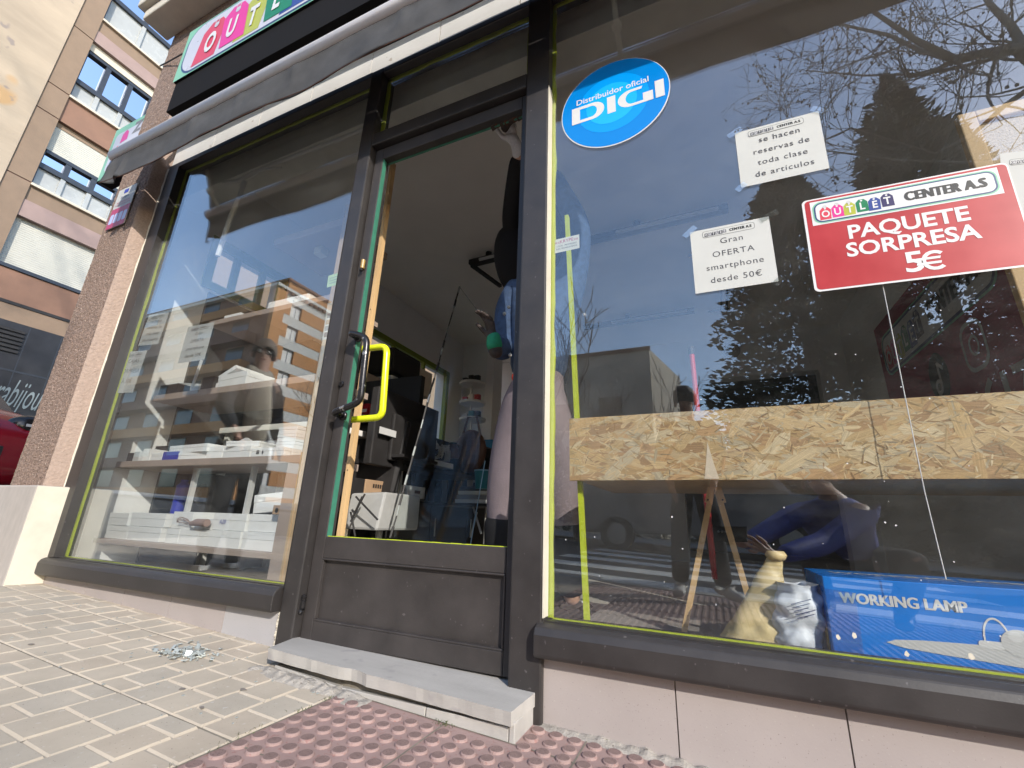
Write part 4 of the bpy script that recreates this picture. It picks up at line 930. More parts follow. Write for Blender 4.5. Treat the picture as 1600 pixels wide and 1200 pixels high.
for (x0, x1, h, lb) in ((-3.20, -2.985, .070, 'leftmost white carton of the bottom row on the low shelf'), (-2.98, -2.68, .072, 'white carton on the low shelf left of the gap, bottom row'), (-2.625, -2.52, .072, 'narrow white carton right of the gap, bottom row of the low shelf'),
                        (-2.515, -2.275, .074, 'white carton under the pink gadget on the low shelf'), (-2.27, -2.045, .078, 'second white carton from the right, bottom row of the low shelf'), (-2.04, -1.755, .080, 'rightmost white carton of the bottom row on the low shelf')):
    carton(x0, x1, Z1, h, .24 + R.uniform(0, .012), .22, label=lb, yaw=R.uniform(-.02, .02))
for (x0, x1, zz, h, lb) in ((-3.20, -3.0, .334, .066, 'leftmost white carton of the upper row on the low shelf'), (-2.99, -2.67, .336, .070, 'long white carton of the upper row left of the gap'), (-2.61, -2.44, .336, .084, 'white carton above the narrow one, upper row of the low shelf'),
                            (-2.43, -2.29, .338, .05, 'short white carton behind the pink gadget'), (-2.28, -2.035, .342, .078, 'white carton with a blue pen note, upper row of the low shelf'), (-2.03, -1.76, .344, .078, 'white carton under the tilted one at the right end of the low shelf')):
    carton(x0, x1, zz, h, .245 + R.uniform(0, .012), .2, label=lb, yaw=R.uniform(-.02, .02))
t = carton(-2.02, -1.765, .4245, .085, .26, .19, label='tilted white carton topping the pile on the low shelf', yaw=.05); t.rotation_euler.y = -.10; t.location.z += .012
b = MB(); fr = F((-2.2, .2435, .37), (1, 0, 0), (0, 0, 1)); text(b, 'A20', fr, 0, .01, .028, m_bblue2, .001, shear=.2); pn = b.build('pen_note', None); tag(pn, 'blue handwritten pen note on a white carton of the low shelf', 'writing')
t = carton(-1.835, -1.775, .424, .040, .215, .045, m_kraft, 'small orange carton with a round mark on the low shelf', lid=False, group=None); b = MB(); fr = F((-1.805, .2145, .442), (1, 0, 0), (0, 0, 1)); flat(b, fr, ell(0, 0, .011, .011, 16), m_black, .0008); b.build('round_mark', t)
t = thing('hand_blender', (-2.42, .225, .35), 'pale pink gadget with a wire whisk lying on white cartons', 'gadget')
b = MB(); b.tube([(-2.40, .222, .365), (-2.36, .222, .372), (-2.28, .222, .372)], [.012, .017, .018], m_pinkp, 12); b.build('grip', t)
for k in range(5): b = MB(); a = k * .6; b.tube([(-2.40, .222, .365), (-2.45, .222 + .015 * math.cos(a), .365 + .022 * math.sin(a)), (-2.50, .222 + .02 * math.cos(a), .365 + .030 * math.sin(a)), (-2.52, .222, .368)], .0016, m_pinkp, 5); b.build('whisk_wire', t)
# counter
Z2 = .6905
for (x0, x1, h, mt, lb, nm) in ((-3.20, -3.14, .055, m_bblack, 'small black carton at the left end of the counter shelf', 'carton'), (-3.135, -3.06, .06, m_boxg, 'small grey carton beside the black one on the counter shelf', 'carton'), (-3.05, -2.985, .075, m_box, 'small upright white carton on the counter shelf', 'carton'),
                                (-2.955, -2.85, .045, m_box, 'flat white carton in front of the gold marked one', 'carton'), (-2.835, -2.69, .050, m_bblue2, 'deep blue carton on the counter shelf', 'carton'), (-2.68, -2.47, .040, m_box, 'thin white carton under another one on the counter shelf', 'carton'),
                                (-2.455, -2.34, .068, m_box, 'square white carton in the middle of the counter shelf', 'carton'), (-2.33, -2.09, .060, m_box, 'long white carton right of the middle on the counter shelf', 'carton')):
    carton(x0, x1, Z2, h, .235 + R.uniform(0, .015), .13 if h < .07 else .10, mt, lb, nm, R.uniform(-.12, .12), lid=(mt is m_box), group=None if mt is not m_box else WG)
t = carton(-3.18, -2.86, Z2, .115, .37, .10, m_bblack, 'long glossy black carton with gold print on the counter shelf', lid=False, group=None); b = MB(); fr = F((-3.18, .3695, Z2), (1, 0, 0), (0, 0, 1)); flat(b, fr, [(.20, .01), (.27, .01), (.27, .105), (.20, .105)], m_gold, .001); b.build('print', t)
carton(-2.80, -2.43, .7315, .042, .24, .17, label='wide flat white carton with small icons lying on another carton', yaw=-.06)
carton(-2.31, -2.1, .7515, .028, .25, .16, label='thin white carton lying askew on the long one', yaw=.18)
t = thing('router', (-2.55, .45, Z2), 'white router with an upright rounded flap behind the flat carton', 'router'); b = MB(); b.box(-2.72, -2.46, .42, .53, Z2, Z2 + .11, m_boxg); b.build('housing', t, bevel=.012); b = MB(); b.prism([(-2.47, .41, Z2 + .08), (-2.36, .41, Z2 + .075), (-2.36, .41, Z2 + .13), (-2.40, .41, Z2 + .145), (-2.45, .41, Z2 + .13)], (0, .01, 0), m_boxg); b.build('flap', t)
t = thing('tablet', (-2.28, .45, Z2), 'dark tablet propped up at the back of the counter shelf', 'tablet'); b = MB(); b.obox((-2.27, .47, Z2 + .075), (.11, 0, 0), (0, .004, -.001), (0, .018, .07), m_mblack); b.build('back', t, bevel=.003); b = MB(); b.obox((-2.27, .4635, Z2 + .075), (.095, 0, 0), (0, .0005, 0), (0, .016, .058), m_grey); b.build('screen', t)
for k in range(4): carton(-1.955 + R.uniform(-.003, .003), -1.825 + R.uniform(-.003, .003), Z2 + .001 + .0375 * k, .0365, .26, .13, label=('bottom', 'second', 'third', 'topmost')[k] + ' white carton of the neat stack on the counter shelf')
t = carton(-2.06, -1.83, Z2, .04, .215, .04, label='low white carton with a small icon in front of the neat stack'); b = MB(); fr = F((-2.06, .2145, Z2), (1, 0, 0), (0, 0, 1)); flat(b, fr, rrect(.04, .06, .010, .030, .004), m_ink, .001); flat(b, fr, ell(.085, .018, .006, .010, 10), m_ink, .001); b.build('icons', t)
# middle shelf
Z3 = 1.0825
t = thing('oval_dish', (-2.96, .36, Z3), 'pale grey oval lidded dish on the middle shelf', 'dish')
b = MB(); b.add([V((-2.95 + (.155 + dz * .15) * math.cos(a), .37 + .10 * math.sin(a), Z3 + dz)) for dz in (0, .05, .085) for a in [2 * math.pi * k / 32 for k in range(32)]], [(l * 32 + k, l * 32 + (k + 1) % 32, (l + 1) * 32 + (k + 1) % 32, (l + 1) * 32 + k) for l in range(2) for k in range(32)] + [tuple(64 + k for k in range(32))], m_silver); b.build('dish_body', t)
carton(-3.02, -2.84, Z3, .065, .225, .12, m_bblack, 'glossy black carton in front of the oval dish', lid=False, group=None)
carton(-3.03 - .02, -3.025, Z3, .075, .24, .10, m_boxg, 'small grey carton at the left end of the middle shelf', lid=False, group=None)
t = thing('open_carton', (-2.6, .3, Z3), 'white flat carton propped open like a wedge on the middle shelf', 'box', WG)
b = MB(); b.obox((-2.60, .34, Z3 + .018), (.13, 0, 0), (0, .10, 0), (0, 0, .018), m_box); b.build('base', t); b = MB(); b.obox((-2.58, .38, Z3 + .092), (.135, 0, .055), (0, .09, 0), (-.006, 0, .010), m_box); b.build('lid', t)
carton(-2.615, -2.505, Z3, .075, .222, .06, m_mblack, 'dark brown carton before the propped open one', lid=False, group=None)
carton(-2.49, -2.22, Z3, .078, .228, .16, label='large white carton at the middle of the middle shelf', yaw=-.08)
t = thing('white_stand', (-2.66, .21, Z3), 'thin white rod leaning against the middle shelf', 'rod'); b = MB(); p0, p1 = at(300, 606, .205), at(315, 563, .205); b.bar(p0, p1, .016, .008, m_white); b.build('rod', t)
# top shelves
Z4 = 1.5155
t = thing('white_router', (-2.1, .3, Z4), 'white flat router on the upper shelf', 'router'); b = MB(); b.box(-2.22, -1.90, .24, .36, Z4, Z4 + .062, m_box); b.build('housing', t, bevel=.010); b = MB(); b.sphere((-2.0, .238, Z4 + .03), .006, m_whitep, 8, 5); b.build('lamp', t)
carton(-2.62, -2.47, Z4, .05, .26, .14, label='white carton alone on the upper shelf, far left')
t = thing('spot_lamp', (-1.95, .4, 1.94), 'small white cube lamp under the top shelf', 'lamp'); b = MB(); b.obox((-1.99, .34, 1.915), (.028, 0, 0), (0, .028, 0), (0, 0, .024), m_ivory); b.build('body', t, bevel=.003)
# things behind the shelving
t = thing('dark_backdrop', (-3.2, 1.2, .03), 'added dark grey sheet standing in for the gloom behind the display shelving', 'panel'); b = MB(); b.box(-3.235, -3.215, .46, 1.94, .031, 1.95, m_backdrop); b.build('board', t)  # dark sheet put in to darken the side wall behind the shelves
t = thing('white_table', (-2.9, .85, .03), 'white rectangular table behind the display shelving', 'table')
b = MB(); b.box(-3.2, -2.2, .75, 1.35, .96, 1.0, m_white); b.build('tabletop', t, bevel=.004)
for (x, y) in ((-3.15, .8), (-2.25, .8), (-3.15, 1.3), (-2.25, 1.3)): b = MB(); b.box(x - .02, x + .02, y - .02, y + .02, .03, .96, m_white); b.build('leg', t)
t = thing('desktop_tower', (-2.62, .95, 1.0), 'dark computer tower standing on the white table', 'computer'); b = MB(); b.box(-2.72, -2.52, .85, 1.25, 1.0, 1.38, m_mblack); b.build('case', t, bevel=.004); b = MB(); b.box(-2.70, -2.54, .846, .85, 1.03, 1.35, m_bblack); b.build('front_panel', t)
t = thing('blister_rack', (-2.3, 1.0, .5), 'dark rack with red and white striped packets behind the counter shelf', 'rack')
b = MB(); b.box(-2.75, -2.0, 1.45, 1.5, .03, 1.5, m_mblack); b.build('panel', t)
for r_ in range(4):
    for c_ in range(3):
        b = MB(); x, z = -2.62 + c_ * .2, .78 + r_ * .14; b.box(x, x + .15, 1.42, 1.45, z, z + .10, m_redmetal if (r_ + c_) % 2 else m_mblack); b.box(x + .01, x + .14, 1.417, 1.42, z + .03, z + .055, m_white); b.build('packet', t)
t = thing('blue_bottle', (-3.0, .42, .29), 'dark blue printed tube standing under the counter shelf', 'bottle'); b = MB(); b.lathe([(.035, 0), (.035, .17), (.02, .19), (.02, .21)], (-2.95, .46, .4), m_bblue2, 18); b.build('body', t); b = MB(); b.lathe([(.022, .205), (.022, .23)], (-2.95, .46, .4), m_mblack, 14); b.build('cap', t)
t = thing('speaker', (-2.72, .5, .29), 'black loudspeaker under the counter shelf', 'speaker'); b = MB(); b.box(-2.85, -2.64, .45, .56, .42, .63, m_mblack); b.build('cabinet', t, bevel=.004); b = MB(); b.lathe([(.07, 0), (.06, .004), (.02, .012)], (-2.745, .452, .52), m_bblack, 20, (0, -1, 0)); b.build('cone', t)
t = thing('office_chair', (-2.1, .85, .03), 'dark grey office chair behind the display shelving', 'chair'); b = MB(); b.box(-2.35, -1.85, .75, 1.2, .45, .52, m_mblack); b.build('seat', t, bevel=.02); b = MB(); b.obox((-2.1, 1.18, .82), (.22, 0, 0), (0, .03, 0), (0, .04, .26), m_mblack); b.build('backrest', t, bevel=.03); b = MB(); b.tube([(-2.1, .97, .45), (-2.1, .97, .12)], .03, m_chrome, 10); b.build('column', t)
for k in range(5): b = MB(); a = k * 1.2566; b.tube([(-2.1, .97, .12), (-2.1 + .26 * math.cos(a), .97 + .26 * math.sin(a), .07)], .018, m_mblack, 8); b.build('foot', t)
t = thing('tangled_cables', (-1.85, .5, .5), 'bundle of dark cables hanging below the right end of the counter shelf', 'cables')
b = MB()
for k in range(7):
    x = -1.92 + .02 * k; b.tube([(x, .45, .65), (x + R.uniform(-.05, .05), .44, .58), (x + R.uniform(-.06, .06), .44, .53), (x + R.uniform(-.04, .06), .45, .48)], .004, m_mblack, 6)
b.build('cable', t)

# =================================================================== SHOP INTERIOR SEEN THROUGH THE DOOR
def xbox(name, label, cat, u0, vt0, u1, vt1, vb, X, dep, mat, group=None, bev=.004, part='body'):
    """a box whose front faces +x: spans photo columns u0..u1 on the plane x = X"""
    p0, p1 = onx(u0, vt0, X), onx(u1, vt1, X); zt = (p0.z + p1.z) / 2; zb = onx((u0 + u1) / 2, vb, X).z
    t = thing(name, ((X - dep / 2), (p0.y + p1.y) / 2, zb), label, cat, group)
    b = MB(); b.box(X - dep, X, min(p0.y, p1.y), max(p0.y, p1.y), zb, zt, mat); b.build(part, t, bevel=bev); return t, p0, p1, zb, zt
XF = -1.95
cb = thing('low_cabinet', (-2.2, 2, .03), 'long black low cabinet along the side wall', 'cabinet')
ya, yb, zt = onx(596, 777, XF).y, 3.3, onx(640, 780, XF).z
b = MB(); b.box(XF - .5, XF, ya, yb, .03, zt, m_bblack); b.build('carcass', cb, bevel=.003)
for k in range(4):
    y0 = ya + (yb - ya) * k / 4; b = MB(); b.box(XF + .001, XF + .016, y0 + .005, y0 + (yb - ya) / 4 - .005, .08, zt - .02, m_mblack); d = b.build('cabinet_door', cb, bevel=.002); b = MB(); b.tube([(XF + .03, y0 + .05, zt - .25), (XF + .03, y0 + .05, zt - .12)], .005, m_chrome, 6); b.build('handle', d)
desk = thing('work_desk', (-2.5, 2.2, .03), 'black work desk with upper shelf beside the lime windows', 'desk')
zd = onx(660, 700, XF).z
b = MB(); b.box(-3.2, XF + .02, 1.1, 3.6, zt + .22, zt + .25, m_mblack); b.build('shelf', desk)
b = MB(); b.box(-3.2, XF - .25, 1.0, 3.7, 1.08, 1.115, m_mblack); b.build('desk_top', desk)
for (x, y) in ((-3.1, 1.05), (XF - .3, 1.05), (-3.1, 3.6), (XF - .3, 3.6)): b = MB(); b.box(x - .02, x + .02, y - .02, y + .02, .03, 1.08, m_mblack); b.build('leg', desk)
tv = thing('monitor', (-2.0, 1.4, .9), 'large black television seen from behind with a white rating label', 'television')
p0, p1 = onx(598, 612, -1.9), onx(692, 634, -1.9); b = MB(); b.box(-1.99, -1.93, p0.y, p1.y, onx(640, 735, -1.9).z, (p0.z + p1.z) / 2, m_mblack); b.box(-1.93, -1.90, p0.y + .15, p1.y - .15, onx(640, 725, -1.9).z, (p0.z + p1.z) / 2 - .15, m_mblack); b.build('casing', tv, bevel=.008)
q0, q1 = onx(593, 666, -1.895), onx(618, 684, -1.895); b = MB(); b.poly([(-1.893, q0.y, q0.z), (-1.893, q1.y, q0.z), (-1.893, q1.y, q1.z), (-1.893, q0.y, q1.z)], m_boxg); b.build('rating_label', tv)
b = MB(); b.tube([(-1.95, (p0.y + p1.y) / 2, onx(640, 735, -1.9).z), (-1.95, (p0.y + p1.y) / 2, zt + .26)], .03, m_mblack, 10); b.box(-2.1, -1.8, (p0.y + p1.y) / 2 - .2, (p0.y + p1.y) / 2 + .2, zt + .25, zt + .27, m_mblack); b.build('stand', tv)
t, *_ = xbox('printer', 'black bulky printer on top of white cartons against the lime window', 'printer', 616, 543, 660, 562, 592, -2.55, .42, m_mblack, bev=.03)
t, *_ = xbox('carton', 'pale carton under the black printer', 'box', 612, 588, 652, 602, 618, -2.53, .36, m_boxg)
t, *_ = xbox('carton', 'long beige carton beneath the first lime window pane', 'box', 572, 582, 612, 598, 612, -2.6, .3, m_beechpale)
t, *_ = xbox('carton', 'tall cream carton standing before the lime window', 'box', 655, 575, 676, 583, 620, -2.6, .2, M('cream_carton', (.55, .47, .40), .7, .06))
t, *_ = xbox('kraft_carton', 'brown cardboard carton with five printed symbols on the low cabinet', 'box', 572, 751, 614, 752, 776, -1.98, .3, m_kraft)
b = MB(); q0 = onx(583, 756, -1.978); fr = F((-1.9785, q0.y, q0.z - .012), (0, 1, 0), (0, 0, 1))
for k in range(5): flat(b, fr, [(.022 * k, -.012), (.022 * k + .015, -.012), (.022 * k + .015, .012), (.022 * k, .012)], m_black, .001)
b.build('symbols', t)
for k in range(5): t, *_ = xbox('book', ('first', 'second', 'third', 'fourth', 'fifth')[k] + ' pale book counted from the brown carton on the low cabinet', 'book', 616.5 + k * 3, 724 + k, 619 + k * 3, 724 + k, 777, -2.0, .2, m_ivory if k % 2 else m_paper, 'books upright on the low cabinet', .001)
t, *_ = xbox('carton', 'small white carton with a printed bar on the low cabinet', 'box', 637, 759, 665, 761, 779, -1.98, .16, m_box)
b = MB(); q0 = onx(648, 766, -1.978); fr = F((-1.9785, q0.y, q0.z), (0, 1, 0), (0, 0, 1)); flat(b, fr, [(0, 0), (.07, 0), (.07, -.022), (0, -.022)], m_brownbag, .001); b.build('bar_print', t)
t, *_ = xbox('speaker_box', 'black boxy speaker at the left end of the low cabinet', 'speaker', 550, 746, 571, 748, 776, -1.96, .2, m_mblack)
t, *_ = xbox('carton', 'flat white carton on the desk shelf at the centre of the doorway', 'box', 678, 721, 709, 722, 730, -1.95, .2, m_box)
t = thing('metal_case', (-1.62, .75, .03), 'crumpled silver covered case beside the door, low on the floor', 'case')
p0, p1 = at(552, 776, .7), at(598, 776, .7); b = MB(); b.add([(p0.x - .05, .7, .36), (p1.x, .68, .36), (p1.x, .72, .56), (p0.x - .02, .7, .55), (p0.x - .05, 1.05, .36), (p1.x, 1.05, .36), (p1.x, 1.05, .56), (p0.x, 1.05, .55)], [(0, 1, 2, 3), (3, 2, 6, 7), (1, 5, 6, 2), (0, 3, 7, 4), (4, 7, 6, 5), (0, 4, 5, 1)], m_silver); b.build('case_body', t, bevel=.012)
b = MB(); b.tube([(p0.x + .06, .88, .36), (p0.x + .06, .88, .03)], .02, m_silver, 10); b.build('post', t)
t = thing('folding_stand', (-1.62, .6, .03), 'black crossed wire folding stand near the door', 'stand')
for (a, c) in (((556, 776), (590, 812)), ((566, 776), (548, 815)), ((548, 800), (555, 838)), ((570, 772), (552, 806))): b = MB(); b.tube([at(*a, .62), at(*c, .62)], .005, m_mblack, 6); b.build('wire_leg', t)
# worktop clutter: many separate gadgets
GAD = [('white_kettle', 'white plastic kettle on the desk shelf', 'kettle', 652, 690, 664, 716, m_ivory), ('coffee_maker', 'pale coffee maker on the desk shelf', 'appliance', 666, 682, 680, 718, m_boxg), ('black_flask', 'black flask beside the coffee maker', 'flask', 682, 688, 690, 720, m_mblack), ('steel_flask', 'dull steel flask right of the black one', 'flask', 691, 692, 699, 722, m_silver), ('dark_jar', 'dark jar at the end of the desk shelf', 'jar', 702, 690, 712, 718, m_brownbag)]
for (nm, lb, ct, u0, v0, u1, v1, mt) in GAD:
    X = -2.05; a, c = onx(u0, v0, X), onx(u1, v1, X); r_ = abs(c.y - a.y) / 2; h = a.z - c.z; t = thing(nm, (X, (a.y + c.y) / 2, c.z), lb, ct)
    b = MB(); b.lathe([(r_ * .9, 0), (r_, h * .1), (r_ * .95, h * .6), (r_ * .6, h * .8), (r_ * .55, h * .9)], (X, (a.y + c.y) / 2, c.z), mt, 16); b.build('body', t); b = MB(); b.lathe([(r_ * .58, h * .9), (r_ * .5, h)], (X, (a.y + c.y) / 2, c.z), m_mblack, 14); b.build('cap', t)
for k in range(7):
    u = 640 + k * 9; v = 706 + (k % 3) * 3; p = onx(u, v, -1.98); t = thing('cable_coil', p, ('first', 'second', 'third', 'fourth', 'fifth', 'sixth', 'seventh')[k] + ' pale cable coil counted from the television on the cluttered desk', 'cable', 'cable coils on the cluttered desk')
    b = MB(); b.tube([p + V((.03 * math.cos(a), .05 * math.sin(a), .02 * math.sin(a * 3 + k) + a * .003)) for a in [q_ * .7 for q_ in range(20)]], .006, (m_boxg, m_mblack, m_ivory)[k % 3], 6); b.build('coil', t)
# round tray tower in the far corner
tw = thing('tray_tower', (-2.72, 3.7, 1.1), 'white wire tower of four round trays in the far corner', 'rack')
p0, p1 = at(737, 592, 3.7), at(735, 735, 3.7)
b = MB(); b.tube([p1, p0 + V((0, 0, .02))], .012, m_chrome, 8); b.build('post', tw)
for k, v in enumerate((602, 632, 658, 690)):
    c = at(738, v, 3.7); b = MB(); b.lathe([(.04, 0), (.17, .0), (.175, .03), (.17, .03), (.165, .008)], c, m_white, 24); b.build('tray', tw)
ii = 0
for k, v in enumerate((602, 632, 658)):
    for j, (dx, mt, hh) in enumerate(((-.09, (m_mblack, m_redmetal, m_boxg)[k], .09), (.0, (m_mblack, m_white, m_teal)[k], .12), (.09, (m_mblack, m_redmetal, m_mblack)[k], .11))):
        c = at(738, v, 3.7) + V((dx, -.03, .009)); t = thing('small_packet', c, ('left', 'middle', 'right')[j] + ' packet on the ' + ('top', 'second', 'third')[k] + ' tray of the white tower', 'packet', 'packets on the tray tower'); b = MB(); b.obox(c + V((0, 0, hh / 2)), (.035, 0, 0), (0, .03, 0), (0, 0, hh / 2), mt); b.build('packet', t, bevel=.003)
t = thing('display_counter', (-2.5, 3.5, .03), 'dark glass display counter at the back left of the shop', 'counter'); b = MB(); b.box(-3.2, -2.35, 3.0, 3.95, .03, onx(700, 680, -2.4).z - .02, m_mblack); b.build('counter_body', t, bevel=.004); b = MB(); b.box(-3.2, -2.33, 2.98, 3.97, onx(700, 680, -2.4).z - .018, onx(700, 680, -2.4).z, m_bblack); b.build('counter_top', t)
zc = onx(700, 680, -2.4).z
for (nm, lb, y, w_, h, mt) in (('carton', 'white carton with a dark folder on the back counter', 3.2, .2, .12, m_box), ('red_box', 'small red box on the back counter', 3.08, .08, .06, m_redmetal), ('blue_box', 'small bright blue box on the back counter', 3.55, .10, .13, M('cyan_box', (.02, .22, .42), .4, .05))):
    t = thing(nm, (-2.45, y, zc), lb, 'box'); b = MB(); b.box(-2.55, -2.38, y - w_ / 2, y + w_ / 2, zc + .001, zc + h, mt); b.build('body', t, bevel=.003)
t = thing('leather_bag', (-1.8, 2.6, .8), 'dark brown leather bag hanging at the back of the doorway', 'bag'); c = at(735, 705, 2.5)
b = MB(); b.sphere(c, .17, m_brownbag, 20, 14, (1, .5, 1.25)); b.build('bag_body', t); b = MB(); b.tube([c + V((-.10, 0, .15)), c + V((-.05, 0, .34)), c + V((.05, 0, .34)), c + V((.10, 0, .15))], .012, m_brownbag, 8); b.build('strap', t)
t = thing('folding_table', (-1.5, 1.7, .03), 'grey folding table with thin crossed legs in the middle of the shop', 'table'); z_ = at(740, 788, 1.8).z
b = MB(); b.box(-2.0, -1.25, 1.6, 2.1, z_ - .02, z_, m_mblack); b.build('tabletop', t)
for (a, c) in (((738, 788), (752, 834)), ((760, 788), (756, 850)), ((745, 800), (735, 840))): b = MB(); b.tube([at(*a, 1.7), at(*c, 1.7)], .008, m_chrome, 6); b.build('leg', t)
for k in range(4):
    t = thing('book', (-1.6, 1.75, z_ + .03 * k), ('bottom', 'second', 'third', 'top')[k] + ' book of the flat pile on the folding table', 'book', 'books piled flat on the folding table'); b = MB(); b.box(-1.72 + .01 * k, -1.42 - .012 * (k % 2), 1.62, 1.82, z_ + .001 + .03 * k, z_ + .028 + .03 * k, (m_boxg, m_grey, m_ivory, m_mblack)[k]); b.build('block', t, bevel=.002)
t = thing('blue_bucket', (-1.3, 1.5, .8), 'blue grey plastic tub held at the back beside the trousers', 'tub'); c = at(755, 750, 1.5); b = MB(); b.lathe([(.05, -.06), (.065, .06), (.06, .06), (.046, -.055)], c, m_teal, 20); b.build('tub', t); b = MB(); b.lathe([(.067, .058), (.067, .066)], c, M('pale_blue_plastic', (.25, .42, .52), .4, .05), 20); b.build('rim', t)
for k in range(9):
    u = 662 + k * 10; v0 = 742 + (k % 3) * 6; p = at(u, 790, 2.3); q_ = at(u, v0, 2.3); t = thing('file_box', (p.x, 2.3, p.z), ('first', 'second', 'third', 'fourth', 'fifth', 'sixth', 'seventh', 'eighth', 'ninth')[k] + ' dark file from the left in the row below the desk clutter', 'file', 'dark files in a row below the desk clutter'); b = MB(); b.box(p.x - .03, p.x + .03, 2.3, 2.5, p.z, q_.z, (m_mblack, m_brownbag, m_bblack, m_greylam)[k % 4]); b.build('spine', t, bevel=.003); 
# ceiling lights
def fixture(pA, pB, lab, arm=None):
    pA, pB = V(pA), V(pB); t = thing('strip_light', (pA + pB) / 2, lab, 'ceiling light', 'dark strip lights under the ceiling'); d = (pB - pA)
    b = MB(); b.bar(pA, pB, .075, .05, m_mblack, V((0, 0, 1))); b.build('housing', t, bevel=.004); dn = d.normalized()
    b = MB(); b.tube([pA + d * .28 + V((0, -.045, -.012)), pB - d * .06 + V((0, -.045, -.012))], .016, m_boxg, 10); b.build('tube', t)
    b = MB(); b.tube([pA.lerp(pB, .42) + V((0, .02, .03)), pA.lerp(pB, .42) + V((0, .02, .095))], .03, m_mblack, 12); b.build('ceiling_mount', t)
    if arm: b = MB(); b.bar(pA + V((.0, .03, 0)), arm, .035, .03, m_mblack, V((0, 0, 1))); b.build('arm', t)
zc = 2.855
def cz(u, v, z=2.86):
    r = ray(u, v); return CAM + r * ((z - CAM.z) / r.z)
fixture(cz(735, 412), cz(800, 396), 'dark strip light with a side arm, seen through the doorway', cz(782, 447))
fixture(cz(905, 380), cz(1138, 325), 'dark strip light with a pale tube, high in the right window')
fixture(cz(912, 512), cz(1085, 485), 'dark strip light farther back, above the dark doorway')
t = thing('hanging_bracket', cz(1130, 470), 'black rectangular hanging bracket below the ceiling at the right', 'bracket')
for (a, c) in (((1127, 440), (1127, 485)), ((1136, 440), (1136, 485)), ((1106, 487), (1140, 482)), ((1075, 400), (1140, 392))): b = MB(); b.tube([cz(*a, 2.7), cz(*c, 2.7)], .010, m_mblack, 6); b.build('bar', t)
# the broken pane being carried
p0, p1, p2 = at(718, 448, .95), at(610, 840, .62), at(760, 500, .95)
t = thing('glass_sheet', p1, 'tall broken sheet of clear glass with bright edges held upright in the doorway', 'glass sheet')
b = MB(); pa, pb_, pc, pd = p0, p1, at(735, 852, .62), at(766, 512, .95); b.prism([pa, pb_, pc, pd], (0, .004, 0), m_wglass); b.build('pane', t)
b = MB(); path = [p0.lerp(p1, k / 30) + V((R.uniform(-.002, .002), 0, 0)) for k in range(31)]
for k in range(30): b.tube([path[k], path[k + 1]], R.uniform(.0035, .0075), m_mblack if k % 3 else m_shard, 5)
b.build('broken_edge', t)
b = MB(); b.tube([p0, pd], .0022, m_shard, 5); b.build('clean_edge', t); b = MB(); b.tube([at(758, 720, .8), at(735, 852, .62)], .0025, M('pale_edge', (.40, .55, .62), .3, .1), 5); b.build('clean_edge', t)
# =================================================================== THE SIDE STREET
tb = thing('apartment_block', (-15, 5, gz(-15)), 'tan and pink apartment block with marble flank across the side street', 'building')
BX = -15.0
b = MB(); b.box(-30, BX + .10, -1.9, 1.60, -1, 26, m_sand); b.build('marble_wall', tb)
b = MB()
zs = [0, 5.6, 8.15, 10.19, 11.03, 13.09, 15.6, 18.2, 26]
for k in range(len(zs) - 1): b.box(-17, BX + .06, 1.615, 2.06, zs[k] + .015, zs[k + 1] - .015, m_brown)
b.box(-17, BX + .045, 1.60, 2.06, 0, 26, m_brownbag); b.build('corner_pier', tb)
b = MB(); b.box(-30, BX - .30, 2.06, 40, -1, 26, m_brown)
b.box(BX - .3, BX + .0, 5.1, 40, -1, 26, m_brown); b.build('wall', tb)
def band(z0, z1, mat, out, nm, y1=5.1):
    b = MB(); b.box(BX - .30, BX + out, 2.062, y1, z0, z1, mat); b.build(nm, tb)
band(16.7, 17.6, m_brown, .0, 'spandrel'); band(13.52, 13.93, m_brown, .0, 'spandrel'); band(13.12, 13.515, m_pinkp, .03, 'spandrel'); band(12.86, 13.115, m_sill, -.08, 'blind_box')
band(10.22, 11.0, m_brown2, .0, 'spandrel'); band(10.07, 10.215, m_brown, -.10, 'blind_box'); band(7.68, 8.1, m_brown, .0, 'spandrel'); band(7.22, 7.675, m_pinkp, .03, 'spandrel')
band(5.08, 5.84, m_brown2, .0, 'spandrel'); band(4.60, 5.0, m_brown, .0, 'spandrel'); band(5.003, 5.077, m_mblack, .02, 'dark_strip')
for z in (13.95, 11.02, 8.115): 
    b = MB(); b.box(BX - .2, BX + .08, 2.064, 5.1, z - .025, z + .045, m_sill); b.build('window_sill', tb, bevel=.01)
def big_window(z0, z1, zr, zl, dy=.535):
    b = MB(); y0, y1 = 2.066, 5.1
    b.box(BX - .24, BX - .10, y0, y1, z1 - .10, z1, m_alu); b.box(BX - .24, BX - .08, y0, y1, zr - .07, zr + .07, m_alu); b.box(BX - .24, BX - .10, y0, y0 + .05, z0, z1, m_alu)
    y = y0 + dy
    while y < y1: b.box(BX - .24, BX - .11, y - .06, y + .06, zr + .07, z1 - .10, m_alu); b.box(BX - .2, BX - .10, y - .05, y + .05, z0, zr - .07, m_frost); y += dy + .02
    wo = b.build('window', tb); b = MB(); b.box(BX - .20, BX - .19, y0, y1, zr, z1, m_wmirror); b.build('pane', wo); b = MB(); b.box(BX - .17, BX - .16, y0, y1, z0, zr, m_frost); b.build('frosted_panel', wo)
big_window(13.99, 16.6, 15.05, 0, .9); big_window(11.06, 12.86, 11.71, 0); big_window(8.155, 9.32, 8.81, 0)
for (z0, z1) in ((9.32, 10.07), (5.93, 7.22)):
    b = MB(); b.box(BX - .2, BX - .115, 2.07, 5.1, z0, z1, m_blind); b.build('roller_blind', tb)
b = MB(); b.box(BX - .25, BX + .04, 2.064, 5.1, 5.845, 5.93, m_alu); b.build('blind_rail', tb)
